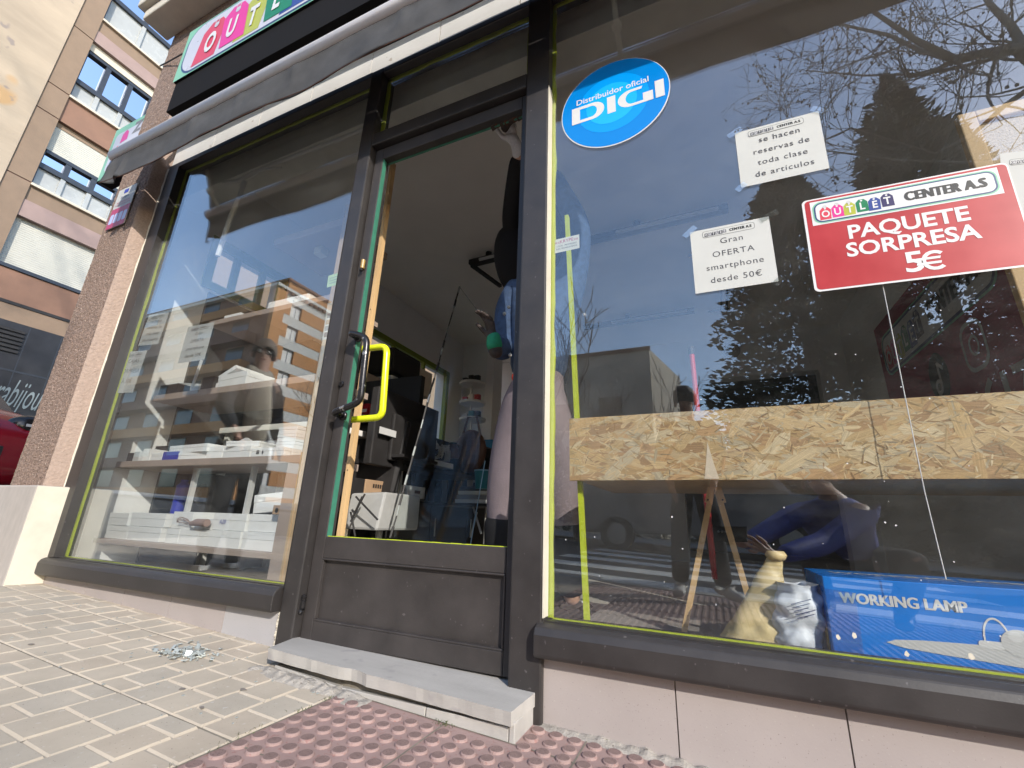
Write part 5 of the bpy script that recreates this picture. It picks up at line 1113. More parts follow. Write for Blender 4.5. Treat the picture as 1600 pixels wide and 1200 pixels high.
b = MB(); b.box(BX - .28, BX + .05, 2.063, 14, -1, 4.59, m_shopdark)
b.build('shop_front', tb)
b = MB()
for k in range(6): b.box(BX + .05, BX + .09, 2.3, 2.95, 3.86 + .1 * k, 3.92 + .1 * k, m_mblack)
b.build('vent_louvre', tb)
b = MB()
for (y, z) in ((3.0, 3.2), (3.6, 3.2)): b.box(BX + .051, BX + .054, y, y + .02, 2.9, 4.55, m_alu)
b.box(BX + .051, BX + .056, 2.1, 8, 3.42, 3.46, m_alu); b.build('panel_joint', tb)
fr = F((BX + .06, 3.12, 2.85), (0, 1, 0), (0, 0, 1)); b = MB(); text(b, 'Arabijou', fr, 0, .05, .95, m_signtxt, .004, shear=.45, align='CENTER', sx=.30); b.build('lettering', tb)
# red car nosing out of the side street
car = thing('parked_car', (-7.2, -.12, gz(-7)), 'glossy red parked car whose front corner shows behind the pillar plinth', 'car')
def carshape(nx, cy, zb, mats, parent, col):
    st = [(0.0, .62, .42, .62), (.08, .74, .30, .78), (.35, .83, .24, .90), (.8, .87, .22, .985), (1.25, .88, .22, 1.03), (2.2, .89, .22, 1.03), (3.3, .88, .24, 1.04), (3.85, .82, .30, 1.02), (4.02, .72, .40, .90)]
    n = 28; vs = []; b = MB()
    for (dx, hw, zl, zh) in st:
        for k in range(n):
            t = 2 * math.pi * k / n; c, s_ = math.cos(t), math.sin(t); e = .42
            vs.append((nx - dx, cy + hw * math.copysign(abs(c) ** e, c), zb + (zl + zh) / 2 + (zh - zl) / 2 * math.copysign(abs(s_) ** e, s_)))
    b.add(vs, [(i * n + k, i * n + (k + 1) % n, (i + 1) * n + (k + 1) % n, (i + 1) * n + k) for i in range(len(st) - 1) for k in range(n)] + [tuple(range(n)), tuple((len(st) - 1) * n + k for k in range(n))], col)
    smooth_shade(b.build('body', parent))
    b = MB(); st2 = [(1.05, .72, 1.0), (1.75, .66, 1.42), (2.4, .65, 1.47), (3.1, .64, 1.42), (3.75, .70, 1.0)]
    vs = []
    for (dx, hw, zh) in st2:
        for (yy, zz) in ((-hw - .06, 1.0), (-hw, zh - .04 if zh > 1.1 else 1.0), (-hw + .1, zh), (hw - .1, zh), (hw, zh - .04 if zh > 1.1 else 1.0), (hw + .06, 1.0)): vs.append((nx - dx, cy + yy, zb + zz))
    b.add(vs, [(i * 6 + k, i * 6 + k + 1, i * 6 + 7 + k, i * 6 + 6 + k) for i in range(4) for k in (0, 4)] + [(0 + k, k + 1, 7 + k, 6 + k) for k in range(1, 4)] + [(18 + k, 19 + k, 25 + k, 24 + k) for k in range(1, 4)], m_bblack)
    b.add(vs, [(i * 6 + k, i * 6 + k + 1, i * 6 + 7 + k, i * 6 + 6 + k) for i in (1, 2) for k in (1, 2, 3)], col); b.build('cabin', parent)
    for sy in (-1, 1):
        for dx in (.78, 3.2):
            w_ = MB(); c = (nx - dx, cy + sy * .80, zb + .31); w_.lathe([(.20, -.10), (.30, -.10), (.31, -.06), (.31, .06), (.30, .10), (.20, .10)], c, m_tyre, 24, (0, 1, 0)); wo = w_.build('wheel', parent)
            w_ = MB(); w_.lathe([(.20, -.105), (.19, -.09), (.05, -.08), (.05, .08), (.19, .09), (.20, .105)], c, m_silver, 20, (0, 1, 0)); w_.build('rim', wo)
        h = MB(); h.sphere((nx - .14, cy + sy * .58, zb + .77), .16, m_bblack, 18, 12, (.55, 1, .62)); ho = h.build('headlight', parent); smooth_shade(ho); h = MB(); h.bar((nx - .06, cy + sy * .66, zb + .775), (nx - .055, cy + sy * .52, zb + .775), .022, .01, m_whitep, V((1, 0, 0))); h.build('light_strip', ho)
    b = MB(); b.box(nx - .04, nx + .012, cy - .42, cy + .42, zb + .45, zb + .58, m_mblack); b.build('grille', parent, bevel=.01)
carshape(-5.15, -.10, gz(-5.5) + .12, None, car, m_carred)

# =================================================================== ACROSS THE STREET (what the windows mirror)
ob = thing('orange_block', (-50, -40, gz(-40)), 'tall apartment block with orange brick panels and pale bands far across the street', 'building')
b = MB(); FX, Y0, Y1, HB, FH, NF = -38.0, -62.0, -25.0, 22.2, 2.42, 9
b.box(-75, FX - .25, Y0, Y1 - .2, -2, HB, m_shadetrim); b.build('wall', ob)
b = MB()
for k in range(NF + 1): z = HB - FH * k; b.box(FX - .25, FX, Y0, Y1 - .3, z - 1.02, z, m_band)
b.build('floor_bands', ob)
b = MB(); b.box(-75.2, FX + .35, Y0, Y1 + .3, HB, HB + .30, m_band); b.box(-75, FX - 1.5, Y0, Y1 - 2.2, HB + .30, HB + 2.1, m_orange); b.box(-75.2, FX - 1.2, Y0, Y1 - 1.9, HB + 2.1, HB + 2.35, m_shadetrim)
for k in range(60): b.box(FX + .02, FX + .3, Y1 - .5 - k * .6, Y1 - .2 - k * .6, HB - .25, HB - .001, m_shadetrim)
b.build('roof_parapet', ob)
b = MB(); b.box(FX - .3, FX + .3, Y1 - .95, Y1 + .2, -2, HB - .26, m_orange); b.build('corner_pier', ob)
b = MB(); b.box(FX - .3, FX + .10, Y1 - 7.4, Y1 - 6.3, -2, HB - .26, m_band); b.box(FX - .3, FX + .10, Y1 - 15.6, Y1 - 14.5, -2, HB - .26, m_band); b.build('pale_pier', ob)
protos = {}
for k in range(NF):
    z = HB - FH * (k + 1)
    for (ya, wd, kd) in ((Y1 - .96, .85, 'brick_panel'), (Y1 - 1.85, 1.25, 'window'), (Y1 - 3.15, 3.1, 'brick_panel'), (Y1 - 7.45, 1.6, 'window'), (Y1 - 9.1, 3.3, 'brick_panel'), (Y1 - 12.45, 1.6, 'window'), (Y1 - 15.7, 3.3, 'brick_panel'), (Y1 - 19.1, 1.6, 'window')):
        if (kd, wd) not in protos:
            p = MB()
            if kd == 'window':
                p.box(FX - .22, FX - .14, ya - wd, ya, z + .003, z + 1.395, m_white); p.box(FX - .135, FX - .10, ya - wd, ya, z + 1.15, z + 1.395, m_mblack); p.box(FX - .135, FX - .11, ya - wd * .55, ya - wd * .5, z + .003, z + 1.15, m_alu)  # black strip along the top paints the shadow over each blind
            else: p.box(FX - .25, FX + .05, ya - wd, ya, z + .003, z + 1.397, m_orange)
            protos[(kd, wd)] = (p.build(kd, ob), ya, z)
        else:
            pr, py, pz = protos[(kd, wd)]; c = pr.copy(); C.objects.link(c); c.parent = ob; c.location = pr.location + V((0, ya - py, z - pz))
b = MB()
for k in range(7):
    z = 1.6 + 3 * k; b.box(-74, FX - 2, Y1 - .2, Y1 + .9, z - .2, z + .75, m_shadetrim if k % 2 else m_orange)
b.build('balcony', ob)
b = MB()
for k in range(7):
    for j in range(6): z = 1.6 + 3 * k; b.box(-72 + j * 5.6, -69.5 + j * 5.6, Y1 - .22, Y1 - .15, z + .9, z + 2.6, m_bblack)
b.build('glazing', ob)
wb = thing('grey_house', (-7, -22, gz(-5)), 'plain grey rendered house with one sunlit side wall across the street', 'building')
P = [(-16, -20), (-2.2, -20), (-1.05, -24.2), (-5, -32), (-16, -32)]; zt = [8.8, 8.85, 8.5, 8.5, 8.8]
b = MB(); n = 5
vs = [(x, y, -.5) for x, y in P] + [(x, y, z) for (x, y), z in zip(P, zt)]
b.add(vs, [(0, 1, 6, 5), (2, 3, 8, 7), (3, 4, 9, 8), (4, 0, 5, 9), (5, 6, 7, 8, 9)], m_greyb); b.add(vs, [(1, 2, 7, 6)], m_sunwallsill); b.build('wall', wb)
b = MB(); b.box(-16.1, -2.15, -20.14, -19.86, 8.8, 8.95, m_shadetrim); b.build('roof_edge', wb)
for (x, z) in ((-4.2, 3.4), (-5.9, 3.4), (-7.6, 3.4), (-9.3, 3.4), (-4.2, 5.8), (-6.8, 5.6), (-10, 5.6)):
    b = MB(); b.box(x - .55, x + .55, -19.98, -19.93, z - .7, z + .7, m_bblack); wo = b.build('window', wb); b = MB(); b.box(x - .6, x + .6, -19.96, -19.88, z - .8, z - .7, m_sunwallsill); b.build('sill', wo)
fr = F((-2.2, -19.99, 0), V((1.15, -4.2, 0)), (0, 0, 1)); b = MB(); b.add([fr.p(a, c, .03) for a, c in ((2.2, 5.2), (3.1, 5.2), (3.1, 6.9), (2.2, 6.9))], [(0, 1, 2, 3)], m_shadetrim); b.build('shutter', wb)
b = MB()
for k in range(16): b.tube([fr.p(.2 + k * .16, 4.2, .4), fr.p(.2 + k * .16, 5.1, .4)], .015, m_mblack, 5)
b.tube([fr.p(.2, 5.1, .4), fr.p(2.7, 5.1, .4)], .02, m_mblack, 5); b.build('railing', wb)
for (x0, x1, y0, h, mt, lb) in ((2, 26, -34, 8.5, m_greyb, 'long grey building half hidden behind the conifers'),):
    t = thing('street_house', ((x0 + x1) / 2, y0 - 5, -.5), lb, 'building'); b = MB(); b.box(x0, x1, y0 - 10, y0, -2, h, mt); b.build('wall', t); b = MB(); b.box(x0 - .3, x1 + .3, y0 - 10.3, y0 + .3, h, h + .4, m_band); b.build('roof', t)
    x = x0 + 1.5
    while x < x1 - 2:
        for z in (2, 5): b = MB(); b.box(x, x + 1.3, y0, y0 + .05, z, z + 1.6, m_bblack); b.build('window', t)
        x += 3.4
# --- conifers
def conifer(name, base, H, rad, label, sd, col=0.0, n=5200, z0=.6, spire=1.0):
    rr = random.Random(sd); base = V(base); t = thing(name, base, label, 'tree'); b = MB()
    b.tube([base, base + V((.05, .02, H * .5)), base + V((0, 0, H * .95))], [H * .022, H * .014, .02], m_bark, 8); b.build('trunk', t)
    b = MB(); lobes = [(rr.uniform(0, 6.28), z0 + (H * .96 - z0) * rr.random() ** 1.15, rr.uniform(.75, 1.15)) for _ in range(110)]
    for k in range(n):
        a0, zl, g = rr.choice(lobes); z = min(H * 1.0, max(z0, zl + rr.gauss(0, H * .035))); a = a0 + rr.gauss(0, .33); R0 = rad * g * (1 - (z / H) ** spire) ** .8 + .10
        r = R0 * (rr.random() ** .35); droop = -.25 * r * rr.random()
        p = base + V((r * math.cos(a), r * math.sin(a), z + droop)); L = rr.uniform(.12, .30) * (H / 12) ** .4
        d = V((math.cos(a) + rr.gauss(0, .4), math.sin(a) + rr.gauss(0, .4), rr.uniform(-.25, .6))).normalized(); sd_ = d.cross(V((rr.gauss(0, 1), rr.gauss(0, 1), rr.gauss(0, 1)))).normalized() * L * rr.uniform(.16, .34)
        b.poly([p - d * L * .2, p + d * L * .3 + sd_, p + d * L, p + d * L * .3 - sd_], m_needle2 if rr.random() < .22 else m_needle)
    b.build('crown', t); return t
conifer('cypress', (7.95, -17.0, gz(8)), 18.6, 2.9, 'tall narrow dark cypress across the street', 3, n=26000, spire=2.3)
conifer('conifer', (3.7, -16.6, gz(4)), 15.0, 4.0, 'broad dark conifer left of the tall cypress', 4, n=34000, z0=.6, spire=1.6)
conifer('conifer', (11.6, -18.5, gz(11)), 14.5, 3.4, 'dark conifer right of the tall cypress', 5, n=16000, z0=.6, spire=1.6)
conifer('conifer', (6.4, -19.5, gz(6)), 12.0, 3.6, 'lower dark conifer behind the cypress', 8, n=17000, z0=.5, spire=1.8)
def hedge(name, x0, x1, y, H, dep, label, sd, n):
    rr = random.Random(sd); b = MB()
    for k in range(n):
        x = rr.uniform(x0, x1); top = H * (1 + .22 * mnoise.noise(V((x * .7, 3, 1)))); p = V((x, y + rr.uniform(-dep, dep), gz(x) + top * rr.random() ** .7)); L = rr.uniform(.08, .2); d = V((rr.gauss(0, 1), rr.gauss(0, 1), rr.gauss(.3, 1))).normalized(); s_ = d.cross(V((rr.gauss(0, 1), rr.gauss(0, 1), .2))).normalized() * L * .5
        b.poly([p - d * L * .4, p + s_, p + d * L, p - s_], m_needle2 if rr.random() < .2 else m_needle)
    return tag(b.build(name), label, 'hedge')
hedge('hedge', -9.5, -3.6, -15.6, 2.7, .5, 'dark clipped hedge in front of the grey house', 21, 3500)
hedge('hedge', -3.4, 1.4, -15.2, 2.2, .5, 'low dark hedge beside the conifers', 22, 3000)
hedge('hedge', 1.6, 10, -16.6, 3.4, .6, 'tall dark hedge behind the conifers', 23, 4500)
# --- bare trees
def bare_tree(name, base, H, label, sd, limbs=None, balls=False, lean=(0, 0), thick=1.0, depth=4, spread=.55, up=.35):
    rr = random.Random(sd); base = V(base); t = thing(name, base, label, 'tree'); tb_, cr, bl = MB(), MB(), []
    def grow(p, d, L, r, dep):
        n = 5 if dep > 1 else 4; path = [p]; dd = d.normalized(); q_ = p
        for k in range(n):
            dd = (dd + V((rr.gauss(0, .16), rr.gauss(0, .16), rr.gauss(up * .25, .12)))).normalized(); q_ = q_ + dd * (L / n); path.append(q_)
        cr.tube(path, [max(.0085, r * (1 - .55 * k / n)) for k in range(n + 1)], m_bark, 6 if dep > 2 else 4, caps=False)
        if balls and dep <= 1 and rr.random() < .28: bl.append(path[-1])
        if dep == 0: return
        m = rr.randint(2, 3) + (1 if dep >= 3 else 0)
        for k in range(m):
            pt = path[rr.randint(2, n)]; ax = V((rr.gauss(0, 1), rr.gauss(0, 1), rr.gauss(0, 1))).normalized(); nd = (dd + ax * spread * 1.35 + V((0, 0, up * .3))).normalized(); grow(pt, nd, L * rr.uniform(.55, .8), r * rr.uniform(.4, .58), dep - 1)
    if limbs is None:
        top = base + V((lean[0], lean[1], H * .38)); mid = base + V((lean[0] * .35 + .1, lean[1] * .4, H * .2)); tb_.tube([base, mid, top], [.085 * thick * H / 8, .07 * thick * H / 8, .055 * thick * H / 8], m_bark, 9)
        for k in range(4): grow(top - V((0, 0, H * .06 * k * rr.random())), V((rr.gauss(0, .5), rr.gauss(0, .5), 1)), H * .27, .032 * thick * H / 8, depth)
    else:
        tb_.tube(limbs[0][0], limbs[0][1], m_bark, 10)
        for path, rads in limbs[1:]:
            cr.tube(path, rads, m_bark, 8, caps=False)
            for k in range(len(path)):
                for m in range(2 if k else 1): ax = V((rr.gauss(0, 1), rr.gauss(0, .7), rr.gauss(-.1, .7))).normalized(); grow(path[k], ((path[min(k + 1, len(path) - 1)] - path[max(0, k - 1)]).normalized() * .9 + ax * .9), rr.uniform(1.4, 3.0), rads[min(k, len(rads) - 1)] * .42, 3)
    tb_.build('trunk', t); cr.build('crown', t)
    if balls:
        b = MB()
        for p in bl:
            for k in range(rr.randint(1, 2)): c = p + V((rr.gauss(0, .08), rr.gauss(0, .08), -rr.uniform(.08, .2))); b.tube([p, c], .006, m_bark, 3, False); b.sphere(c, .04, m_bark, 6, 4)
        o = b.build('seed_balls', t); o['kind'] = 'stuff'
    return t
def mir(u, v, Yd): p = at(u, v, Yd); return V((p.x, -p.y, p.z))
PY = 14.0
tr_ = mir(1640, 150, PY); root = V((12.6, -14.3, gz(13)))
L1 = [mir(1600, 75, PY), mir(1560, 80, 13.70), mir(1490, 92, 13.26), mir(1430, 62, 12.81), mir(1360, 15, 12.51), mir(1310, -30, 12.21)]
L2 = [mir(1490, 92, 13.26), mir(1440, 80, 13.85), mir(1390, 55, 14.30), mir(1300, 35, 14.74), mir(1230, 5, 14.89)]
L3 = [mir(1600, 75, PY), mir(1580, 40, 14.45), mir(1545, 5, 14.74), mir(1520, -40, 15.04)]
L4 = [mir(1600, 75, PY), mir(1540, 95, 14.89), mir(1450, 115, 15.49), mir(1350, 118, 15.93), mir(1260, 110, 16.38)]
L5 = [mir(1620, 130, PY), mir(1570, 165, 14.30), mir(1520, 210, 14.00), mir(1460, 240, 13.70), mir(1330, 200, 13.40), mir(1240, 240, 13.26)]
L6 = [mir(1640, 250, PY), mir(1520, 255, 12.51), mir(1400, 250, 11.92), mir(1290, 235, 11.62)]
bare_tree('plane_tree', root, 14, 'large leafless plane tree with hanging seed balls spreading over the street', 31, limbs=[([root, V((12.3, -14.2, 5)), V((11.6, -14.1, 10.5)), L1[0]], [.5, .42, .34, .26]), (L1, [.17, .14, .12, .085, .055, .03]), (L2, [.08, .07, .06, .04, .022]), (L3, [.13, .11, .08, .045]), (L4, [.075, .06, .05, .035, .02]), (L5, [.09, .075, .06, .04, .028, .018]), (L6, [.06, .045, .03, .018])], balls=True, spread=.6, up=.1)
bare_tree('young_tree', (-3.1, -14.2, gz(-3)), 6.6, 'slender leafless tree before the grey house, left one', 41, depth=3, spread=.42, up=.6, thick=.8)
bare_tree('young_tree', (-1.2, -14.0, gz(-1)), 6.0, 'slender leafless tree before the grey house, right one', 42, depth=3, spread=.42, up=.6, thick=.8)
bare_tree('young_tree', (-15.2, -12.5, gz(-15)), 6.6, 'leafless tree standing before the orange apartment block', 43, depth=3, spread=.5, up=.5)
bare_tree('crooked_tree', (-2.75, -8.6, gz(-3)), 6.5, 'leafless tree with a crooked pale trunk at the far kerb', 44, lean=(-.5, .1), depth=3, spread=.5, thick=1.3)
van = thing('parked_van', (-.6, -9.0, gz(0)), 'grey van parked at the far side of the street', 'van')
b = MB(); prof = [(-1.9, .35), (2.6, .35), (2.62, 1.05), (1.9, 1.15), (1.35, 1.95), (-1.8, 2.0), (-1.95, 1.8)]
b.prism([(-.6 + x, -8.1, gz(0) + z) for x, z in prof], (0, -1.8, 0), m_greyvan); b.build('body', van, bevel=.06)
b = MB(); b.prism([(-.6 + x, -8.085, gz(0) + z) for x, z in ((.5, 1.2), (1.7, 1.2), (1.25, 1.8), (.5, 1.82))], (0, .012, 0), m_bblack); b.build('side_glass', van)
for x in (-1.2, 1.8): b = MB(); b.lathe([(.2, -.1), (.33, -.1), (.34, 0), (.33, .1), (.2, .1)], (-.6 + x, -8.15, gz(0) + .33), m_tyre, 20, (0, 1, 0)); wo = b.build('wheel', van); b = MB(); b.lathe([(.2, .105), (.05, .115)], (-.6 + x, -8.15, gz(0) + .33), m_silver, 18, (0, 1, 0)); b.build('rim', wo)

# =================================================================== PEOPLE
def skin(name, pts, edges, mat, parent, sub=2, root=0):
    """one continuous surface grown round a skeleton: pts = [(position, radius or (rx, ry))]"""
    loc = V((0, 0, 0)); q_ = parent
    while q_ is not None: loc += q_.location; q_ = q_.parent
    me = bpy.data.meshes.new('sk'); me.from_pydata([V(p) - loc for p, r in pts], edges, []); o = bpy.data.objects.new('sk', me); C.objects.link(o)
    md = o.modifiers.new('skin', 'SKIN'); md.use_smooth_shade = True; md.branch_smoothing = .4
    for k, (p, r) in enumerate(pts):
        sv_ = me.skin_vertices[0].data[k]; sv_.radius = r if isinstance(r, tuple) else (r, r); sv_.use_root = (k == root)
    ms = o.modifiers.new('sub', 'SUBSURF'); ms.levels = sub; ms.render_levels = sub
    dg = bpy.context.evaluated_depsgraph_get(); m2 = bpy.data.meshes.new_from_object(o.evaluated_get(dg)); bpy.data.objects.remove(o); bpy.data.meshes.remove(me)
    m2.name = name; m2.materials.clear(); m2.materials.append(mat); r = bpy.data.objects.new(name, m2); C.objects.link(r); r.parent = parent
    m2.polygons.foreach_set('use_smooth', [True] * len(m2.polygons)); return r
def hand_pts(pts, edges, w, d, side, palm_n, sc_=1.0, curl=.25, i0=None):
    """append palm + five fingers to a skeleton; d = hand direction, side = towards the thumb, palm_n = palm normal"""
    d, side, palm_n = V(d).normalized(), V(side).normalized(), V(palm_n).normalized()
    pm = len(pts); pts.append((w + d * .045 * sc_, (.030 * sc_, .018 * sc_))); edges.append((i0, pm))
    p2 = len(pts); pts.append((w + d * .085 * sc_, (.036 * sc_, .014 * sc_))); edges.append((pm, p2))
    for k, (off, L) in enumerate(((.030, .070), (.010, .080), (-.010, .074), (-.029, .058))):
        b0 = w + d * .098 * sc_ + side * off * sc_; prev = p2; dd = d + side * off * 3
        for j in range(3):
            dd = (dd + palm_n * curl * (j + .4)).normalized(); b0 = b0 + dd * L / 3 * sc_; i_ = len(pts); pts.append((b0, (.0088 - .0012 * j) * sc_)); edges.append((prev, i_)); prev = i_
    b0 = w + d * .035 * sc_ + side * .030 * sc_; prev = pm; dd = (d * .6 + side * .9 + palm_n * .3).normalized()
    for j in range(3): dd = (dd + d * .35 + palm_n * curl * .5).normalized(); b0 = b0 + dd * .026 * sc_; i_ = len(pts); pts.append((b0, (.0105 - .0012 * j) * sc_)); edges.append((prev, i_)); prev = i_
def lp(a, b_, t): return V(a).lerp(V(b_), t)
def figure(label, J, face, look, hands=('bare', 'bare'), top=m_coat, trousers=m_coat, shoes=m_mblack, hair=m_hair, bare_legs=False, tend=1.02, hem=.12, headr=1.0, curl=.25, palms=None, sole=None):
    face = V(face).normalized(); pel = V(J['pelvis']); t = thing('person', (pel.x, pel.y, gz(pel.x)), label, 'person')
    pts, ed = [], []
    def add(p, r, frm=None):
        pts.append((V(p), r)); i_ = len(pts) - 1
        if frm is not None: ed.append((frm, i_))
        return i_
    ch = V(J['chest']); nk = V(J['neck']); hd = V(J['head'])
    i0 = add(pel, (.115, .08)); i1 = add(lp(pel, ch, .5), (.11, .075), i0); i2 = add(ch, (.135, .085), i1); i3 = add(nk, (.055, .055), i2); upv = (hd - nk).normalized()
    i4 = add(lp(nk, hd, .5) + face * .012, (.058 * headr, .062 * headr), i3); i5 = add(hd, (.076 * headr, .090 * headr), i4); i6 = add(hd + upv * .075 * headr - face * .01, (.062 * headr, .072 * headr), i5)
    nz = add(hd - upv * .015 + face * .098 * headr, (.012, .014), i5)
    for sd in 'LR':
        s0 = add(J['sh' + sd], .058, i2); e0 = add(J['el' + sd], .040, s0); m0 = add(lp(J['el' + sd], J['wr' + sd], .45), .036, e0); w0 = add(J['wr' + sd], (.027, .022), m0)
        if hands[0 if sd == 'L' else 1] != 'none':
            d = (V(J['wr' + sd]) - V(J['el' + sd])).normalized() if 'hd' + sd not in J else V(J['hd' + sd]); pn, si = (palms or {}).get(sd, (face, upv)); hand_pts(pts, ed, V(J['wr' + sd]), d, si, pn, 1.0, curl, w0)
        h0 = add(J['hip' + sd], .07, i0); k0 = add(J['kn' + sd], .056, h0); c0 = add(lp(J['kn' + sd], J['an' + sd], .35), .055, k0); add(J['an' + sd], .034, c0)
    skin('body', pts, ed, m_skin, t)
    tp = [(pel + (ch - pel) * hem, (.190, .145)), (lp(pel, ch, max(.5, hem + .15)), (.182, .134)), (ch, (.192, .135)), (lp(ch, nk, .75), (.085, .080))]; te = [(0, 1), (1, 2), (2, 3)]
    for sd in 'LR':
        k = len(tp); tp += [(V(J['sh' + sd]), .080), (lp(J['sh' + sd], J['el' + sd], .5), .066), (V(J['el' + sd]), .060), (lp(J['el' + sd], J['wr' + sd], .5), .052), (lp(J['el' + sd], J['wr' + sd], .93), .040)]; te += [(2, k), (k, k + 1), (k + 1, k + 2), (k + 2, k + 3), (k + 3, k + 4)]
    skin('jacket', tp, te, top, t)
    tp = [(lp(pel, ch, .62), (.140, .10)), (lp(pel, ch, .25), (.158, .118)), (pel, (.170, .124))]; te = [(0, 1), (1, 2)]
    for sd in 'LR':
        k = len(tp); tp += [(V(J['hip' + sd]), .108), (lp(J['hip' + sd], J['kn' + sd], .5), .092), (V(J['kn' + sd]), .076), (lp(J['kn' + sd], J['an' + sd], .5 * tend), .072), (lp(J['kn' + sd], J['an' + sd], tend), .066)]; te += [(2, k), (k, k + 1), (k + 1, k + 2), (k + 2, k + 3), (k + 3, k + 4)]
    skin('trousers', tp, te, trousers, t, root=2)
    for sd in 'LR':
        a = V(J['an' + sd]); td = V(J.get('toe' + sd, face)); td.z = 0; td = td.normalized(); skin('shoe', [(a + V((0, 0, .02)), .048), (a - td * .05 + V((0, 0, -.045)), .042), (a + td * .05 + V((0, 0, -.045)), (.045, .042)), (a + td * .15 + V((0, 0, -.06)), (.048, .030))], [(0, 1), (0, 2), (2, 3)], shoes, t)
        if sole:
            b = MB(); sd2 = V((td.y, -td.x, 0)); b.prism([a + td * x + sd2 * y + V((0, 0, -.098)) for x, y in ((-.09, -.03), (-.09, .03), (.05, .045), (.16, .042), (.20, .0), (.16, -.042), (.05, -.04))], (0, 0, .028), sole); b.build('sole', t)
    b = MB(); rt = face.cross(upv).normalized()
    def cap(u, v):
        th = math.pi * .62 * v; ph = 2 * math.pi * u; k = .102 * headr; fwd = math.cos(ph); cut = 1.0 - .34 * max(0, fwd) * v
        th *= cut; p = hd + upv * .025 + upv * math.cos(th) * k * 1.12 + (face * fwd * 1.02 + rt * math.sin(ph) * .88) * math.sin(th) * k; return p + (p - hd).normalized() * .006 * mnoise.noise(p * 40)
    b.grid(cap, 28, 12, hair); ho = b.build('hair', t); smooth_shade(ho)
    for s_ in (-1, 1):
        b = MB(); b.sphere(hd + face * .083 * headr + rt * s_ * .030 + upv * .012, .0115, m_whitep, 10, 7); e = b.build('eye', t); b = MB(); b.sphere(hd + face * .0925 * headr + rt * s_ * .030 + upv * .012, .0055, m_mblack, 8, 6); b.build('iris', e)
        b = MB(); b.sphere(hd + rt * s_ * .082 * headr - upv * .005, .026, m_skin, 10, 8, (.5, .5, 1)); b.build('ear', t)
    b = MB(); b.obox(hd + face * .086 * headr - upv * .048, rt * .022, face * .004, upv * .005, M('lips', (.40, .16, .13), .5, .1)); b.build('mouth', t)
    return t, hd, face, upv, rt
# 1: the glazier in denim, one gloved hand low on the glass, the other arm raised behind the post
y = .45
def a2(u, v, yy=y): return at(u, v, yy)
J = dict(pelvis=a2(838, 640), chest=a2(848, 480), neck=a2(846, 405), head=a2(845, 352, .42), shL=a2(800, 452), elL=a2(786, 548, .36), wrL=a2(772, 538, .22), shR=a2(898, 432), elR=a2(905, 352, .40), wrR=a2(858, 262, .34), hipL=a2(806, 660), hipR=a2(872, 650), knL=a2(786, 770, .48), knR=a2(880, 780, .5))
for sd, kx in (('L', 778), ('R', 884)): k_ = J['kn' + sd]; J['an' + sd] = V((k_.x - .02 if sd == 'L' else k_.x + .02, k_.y + .06, .125))
J['hdL'] = V((-.12, -.25, .8)); J['hdR'] = V((-.1, -.2, 1))
t, *_ = figure('person in dark denim jacket and mauve trousers holding broken glass, green glove', J, (-.75, -.4, .25), None, ('none', 'bare'), m_denim, m_mauve, m_cloth_black, m_hairb, curl=.5, hem=.20, tend=.4)
pts, ed = [(J['wrL'] - V((-.01, -.02, .06)), .034), (J['wrL'], .031)], [(0, 1)]; hand_pts(pts, ed, J['wrL'], J['hdL'], (-.6, .2, .3), (-.3, -.6, 0), .92, .75, 1); gl = skin('glove', pts, ed, m_glovek, t)
skin('glove_cuff', [(J['wrL'] - J['hdL'].normalized() * .03, .036), (J['wrL'] + J['hdL'].normalized() * .01, .034), (J['wrL'] + J['hdL'].normalized() * .055 + V((.010, .0, 0)), (.031, .022))], [(0, 1), (1, 2)], m_gloveg, gl)
b = MB(); c = a2(812, 590, .31); b.obox(c, (.03, 0, 0), (0, .025, .0), (0, 0, .016), m_redcloth); b.build('belt', t, bevel=.012)
for (u, v) in ((788, 490), (784, 556), (797, 555), (795, 480), (913, 492)): b = MB(); b.sphere(a2(u, v, .30 if u < 900 else .33), .008, m_silver, 10, 6); b.build('button', t)
for sd in 'LR':                                  # dark gaiters
    k_, an = J['kn' + sd], J['an' + sd]; skin('gaiter', [(lp(k_, an, .16), .085), (lp(k_, an, .6), .080), (lp(k_, an, .95), .068)], [(0, 1), (1, 2)], m_cloth_black, t)
# 2: the one in black reaching up to the door head
J = dict(pelvis=a2(846, 640, .85), chest=a2(846, 490, .82), neck=a2(845, 430, .8), head=a2(846, 385, .78), shL=a2(822, 440, .72), elL=a2(800, 345, .50), wrL=a2(811, 232, .20), shR=a2(868, 440, .75), elR=a2(868, 340, .5), wrR=a2(848, 240, .2), hipL=a2(830, 660, .86), hipR=a2(866, 655, .86), knL=a2(826, 760, .86), knR=a2(866, 770, .86))
for sd in 'LR': k_ = J['kn' + sd]; J['an' + sd] = V((k_.x, k_.y + .04, .125))
J['hdL'] = V((-.3, -.35, .8)); J['hdR'] = V((.05, -.3, .9))
t, *_ = figure('person dressed in black reaching up to the door head with a white work glove', J, (-.1, -.9, .5), None, ('none', 'bare'), m_cloth_black, m_cloth_black, m_cloth_black, m_hairb, curl=.4)
el, wr_ = J['elL'], J['wrL']
skin('loose_sleeve', [(lp(J['shL'], el, -.3), .11), (lp(J['shL'], el, .25) + V((-.02, 0, 0)), .150), (lp(J['shL'], el, .7) + V((-.015, 0, 0)), .125), (lp(el, wr_, -.02), .060)], [(0, 1), (1, 2), (2, 3)], m_cloth_black, t)
